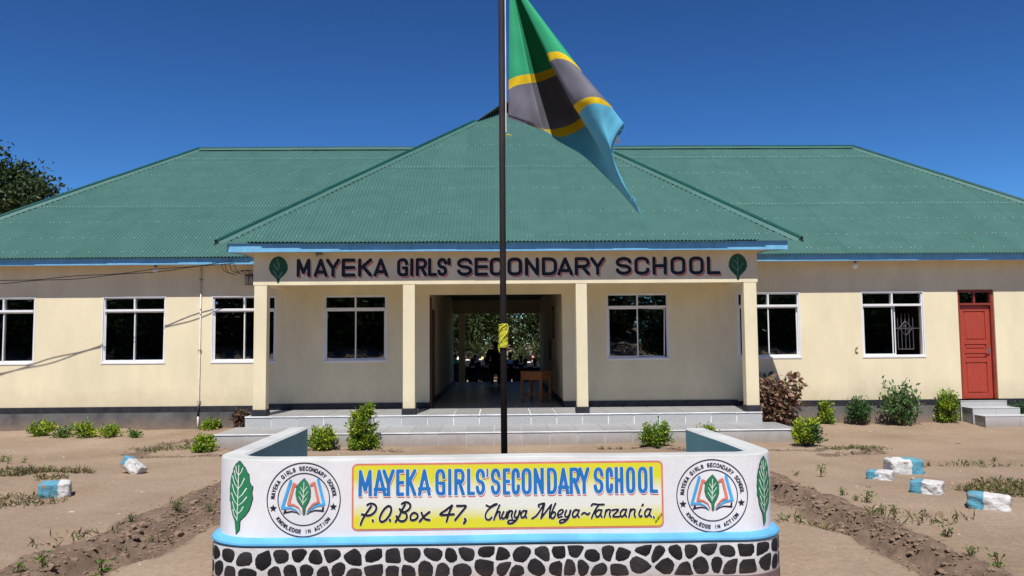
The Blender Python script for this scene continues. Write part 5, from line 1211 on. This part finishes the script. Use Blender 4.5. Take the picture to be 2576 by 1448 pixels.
rocks('pebbles', list(zip(px_, py_, zz_[0])), rsr.gamma(1.6, .006, len(px_))+.003, M['pebble'], 'small pale pebbles scattered over the sandy yard', seed=7)
for (px, py, s, lab) in ((1090*1.0,1118,.05,''),):
    pass
for (px, py, s, lab) in ((2295,1205,.045,'lone pale stone behind the middle painted block'), (2030,1232,.03,'pale stone on the sand right of the sign wall'), (2200,1205,.04,'lone pale stone left of the middle painted block'), (2410,1113,.04,'flat pale stone near the door steps'), (695,1428,.04,'brown clod on the sand beside the stone base of the sign wall'), (213,1343,.05,'dark clod at the edge of the left drain')):
    g = gnd(px, py); o = rocks('stone', [(0,0,0)], [s], M['pebble'] if 'pale' in lab else M['clod'], lab, seed=int(px)); o.location = (g.x, g.y, gz(g.x, g.y)+s*.3); o['category'] = 'stone'; del o['kind']

# ------------------------------------------------------------------ painted blocks
def block(label, px, py, w, d, h, rz, blue_left=True, tilt=(0,0), frac=.45, seed=1, raw=0):
    h *= 1.1; d *= 1.3; g = gnd(px, py); n_ = (10, 6, 5); r_ = np.random.RandomState(seed); bm = bmesh.new(); bmesh.ops.create_cube(bm, size=1)
    bmesh.ops.subdivide_edges(bm, edges=bm.edges, cuts=7, use_grid_fill=True)
    for v in bm.verts:
        x, y, z = v.co; e = sum(abs(c) > .49 for c in (x, y, z)); k = {1:0, 2:.035, 3:.075}.get(e, 0)
        x *= 1-k; y *= 1-k; z *= 1-k
        j = np.array([vnoise(np.array([x*3+seed]), np.array([y*3+z*5]), 1.5, 11)[0], vnoise(np.array([y*3]), np.array([z*3+x*4+seed]), 1.5, 12)[0], vnoise(np.array([z*3+seed]), np.array([x*3+y*4]), 1.5, 13)[0]])*.13+r_.normal(size=3)*.008
        v.co = ((x+j[0]*.6)*w, (y+j[1])*d, (z+.5+j[2]*.8)*h)
    me = bpy.data.meshes.new('block'); 
    for f in bm.faces:
        c = f.calc_center_median(); jg = .025*sin(c.y/d*9+seed)+.02*sin(c.z/h*13+seed*2); side = (c.x/w < -.5+frac+jg) if blue_left else (c.x/w > .5-frac+jg)
        f.material_index = 2 if (raw and c.z/h < raw) or c.z/h < .03+.09*(sin(c.x/w*17+seed)*sin(c.y/d*11+seed) > .35) or r_.rand() < .025 else (0 if side else 1); f.smooth = True
    bm.to_mesh(me); bm.free(); [me.materials.append(M[k]) for k in ('b_blue','b_white','b_raw')]
    o = link('painted_block', me, loc=(g.x, g.y, gz(g.x, g.y)-.035)); o.rotation_euler = (tilt[0], tilt[1], rz); return tag(o, label, 'concrete block', 'blue and white painted concrete blocks')
block('blue and white block lying at the far left of the yard', 138, 1247, .34, .20, .19, radians(22), True, frac=.62, seed=3)
block('tilted blue and white block resting on one corner left of the sign wall', 327, 1192, .33, .15, .15, radians(-20), True, tilt=(radians(-14), radians(30)), frac=.28, seed=9, raw=.3).location.z += .06
block('white and blue block standing square, rearmost on the right', 2272, 1186, .44, .24, .21, radians(-4), False, frac=.43, seed=5, raw=.1)
block('small block with blue left end, leftmost on the right side', 2214, 1203, .32, .17, .135, radians(-36), True, frac=.4, seed=6)
block('middle block on the right with blue left end and chipped underside', 2332, 1241, .34, .19, .16, radians(-38), True, frac=.35, seed=7, raw=.08)
block('nearest block on the right with blue left half and rough white end', 2488, 1283, .40, .20, .165, radians(-32), True, frac=.40, seed=8)

# ------------------------------------------------------------------ trees
def tree_meshes(H, Rc, n, leaf, mats, seed, low=.35, cz=.62, vz=.40):
    rs = np.random.RandomState(seed); tr = MB(); tips = []
    def grow(p, d, L_, r_, lv):
        q = p+d*L_; m_ = (p+q)/2+rs.normal(size=3)*L_*.06; tr.tube([tuple(p), tuple(m_), tuple(q)], [r_, r_*.85, r_*.65], 6, cap=False)
        if lv >= 2: tips.append(q); tips.append(m_)
        if lv == 4: return
        for _ in range(3 if lv < 3 else 2):
            nd = d+rs.normal(size=3)*(.55+.1*lv); nd[2] = nd[2]*.8+.12; nd /= np.linalg.norm(nd); grow(q, nd, L_*rs.uniform(.6,.85), r_*.62, lv+1)
    grow(np.array([0,0,-.2]), np.array([.03,.02,1]), H*low, H*.028, 0)
    T_ = np.array(tips); c = np.array([0,0,H*cz]); s = (T_-c)/np.array([Rc,Rc,H*.42]); k = np.linalg.norm(s, axis=1, keepdims=True); s = s/np.maximum(k, .9)*np.minimum(np.maximum(k,.5), 1.05)
    T_ = c+s*np.array([Rc,Rc,H*vz]); ex = rs.normal(size=(160,3)); ex /= np.linalg.norm(ex, axis=1, keepdims=True); T2 = c+ex*rs.uniform(.5,1,(160,1))*np.array([Rc,Rc,H*vz*.95]); T_ = np.concatenate([T_, T2])
    idx = rs.randint(0, len(T_), n); sc = Rc*.10; C_ = T_[idx]+rs.normal(size=(n,3))*np.array([sc,sc,sc*.7]); D_ = rs.normal(size=(n,3))+np.array([0,0,-.1]); V_, Fx = leaf_arrays(C_, D_, leaf, .6, rs)
    return arrmesh('crown', V_, Fx, mats), tr.mesh('trunk', M['bark'])
def tree(label, x, y, mm, sc=1, rz=0, group=None):
    t = thing('tree', label, 'tree', (x, y, gz(x, y)), group, rz); t.scale = (sc,)*3; link('crown', mm[0], t); link('trunk', mm[1], t); return t
tA = tree_meshes(10.6, 4.2, 100000, .21, [M['tree']], 41, .28, .60, .36)
tp = at(30, 470, 31); tree('dark leafy tree rising behind the left end of the roof', tp.x-2.75, 31, tA, 1.0)
tB = tree_meshes(7.5, 3.6, 22000, .20, [M['tree_l']], 42, .2, .5, .48); tC = tree_meshes(7.0, 3.4, 22000, .20, [M['tree']], 43, .2, .5, .48)
for i, (x, y, mm, s_, lab) in enumerate(((-3.6,42,tC,1.1,'dark tree with twisted trunks at the left of the passage view'), (2.4,44,tB,1.0,'sunlit olive tree at the right of the passage view'), (-1.2,50,tC,1.2,'distant olive tree in the middle of the passage view'), (6.5,49,tC,1.1,'distant tree beyond the right passage wall'), (-8,49,tB,1.0,'distant tree beyond the left passage wall'))): tree(lab, x, y, mm, s_, i*1.3)
for i, (x, y, w_, h_, lab) in enumerate(((-2.9,35.5,2.6,2.3,'bushy thicket behind the students at the left of the rear pillar'), (-.6,36.2,2.8,2.0,'low thicket behind the students in the middle of the passage view'), (1.9,35.4,3.0,2.4,'olive thicket behind the students at the right of the passage view'), (4.6,36,3,2.3,'thicket behind the right passage wall'), (-5.6,36,3,2.2,'thicket behind the left passage wall'))):
    t = thing('thicket', lab, 'bush', (x, y, 0)); me, tw = bush_meshes(w_, h_, 4200, ([M['tree'], M['tree_l']] if x < -.3 else [M['tree_l'], M['tree']]), .13, K=60, seed=90+i); link('foliage', me, t); link('stems', tw, t)
tD = tree_meshes(9, 4.6, 16000, .42, [M['tree']], 44, .16, .46, .50); tE = tree_meshes(8, 4.8, 16000, .42, [M['tree']], 45, .14, .46, .50)
rr2 = random.Random(4)
for i in range(26):
    x = -44+i*3.5+rr2.uniform(-.8,.8); y = -17-rr2.uniform(0,3)-(5 if i % 2 else 0); tree('leafy tree across the yard, seen only as a dark reflection in the window panes', x, y, (tD, tE)[i % 2], rr2.uniform(.68,.92), rr2.uniform(0,6), 'trees mirrored in the window panes')
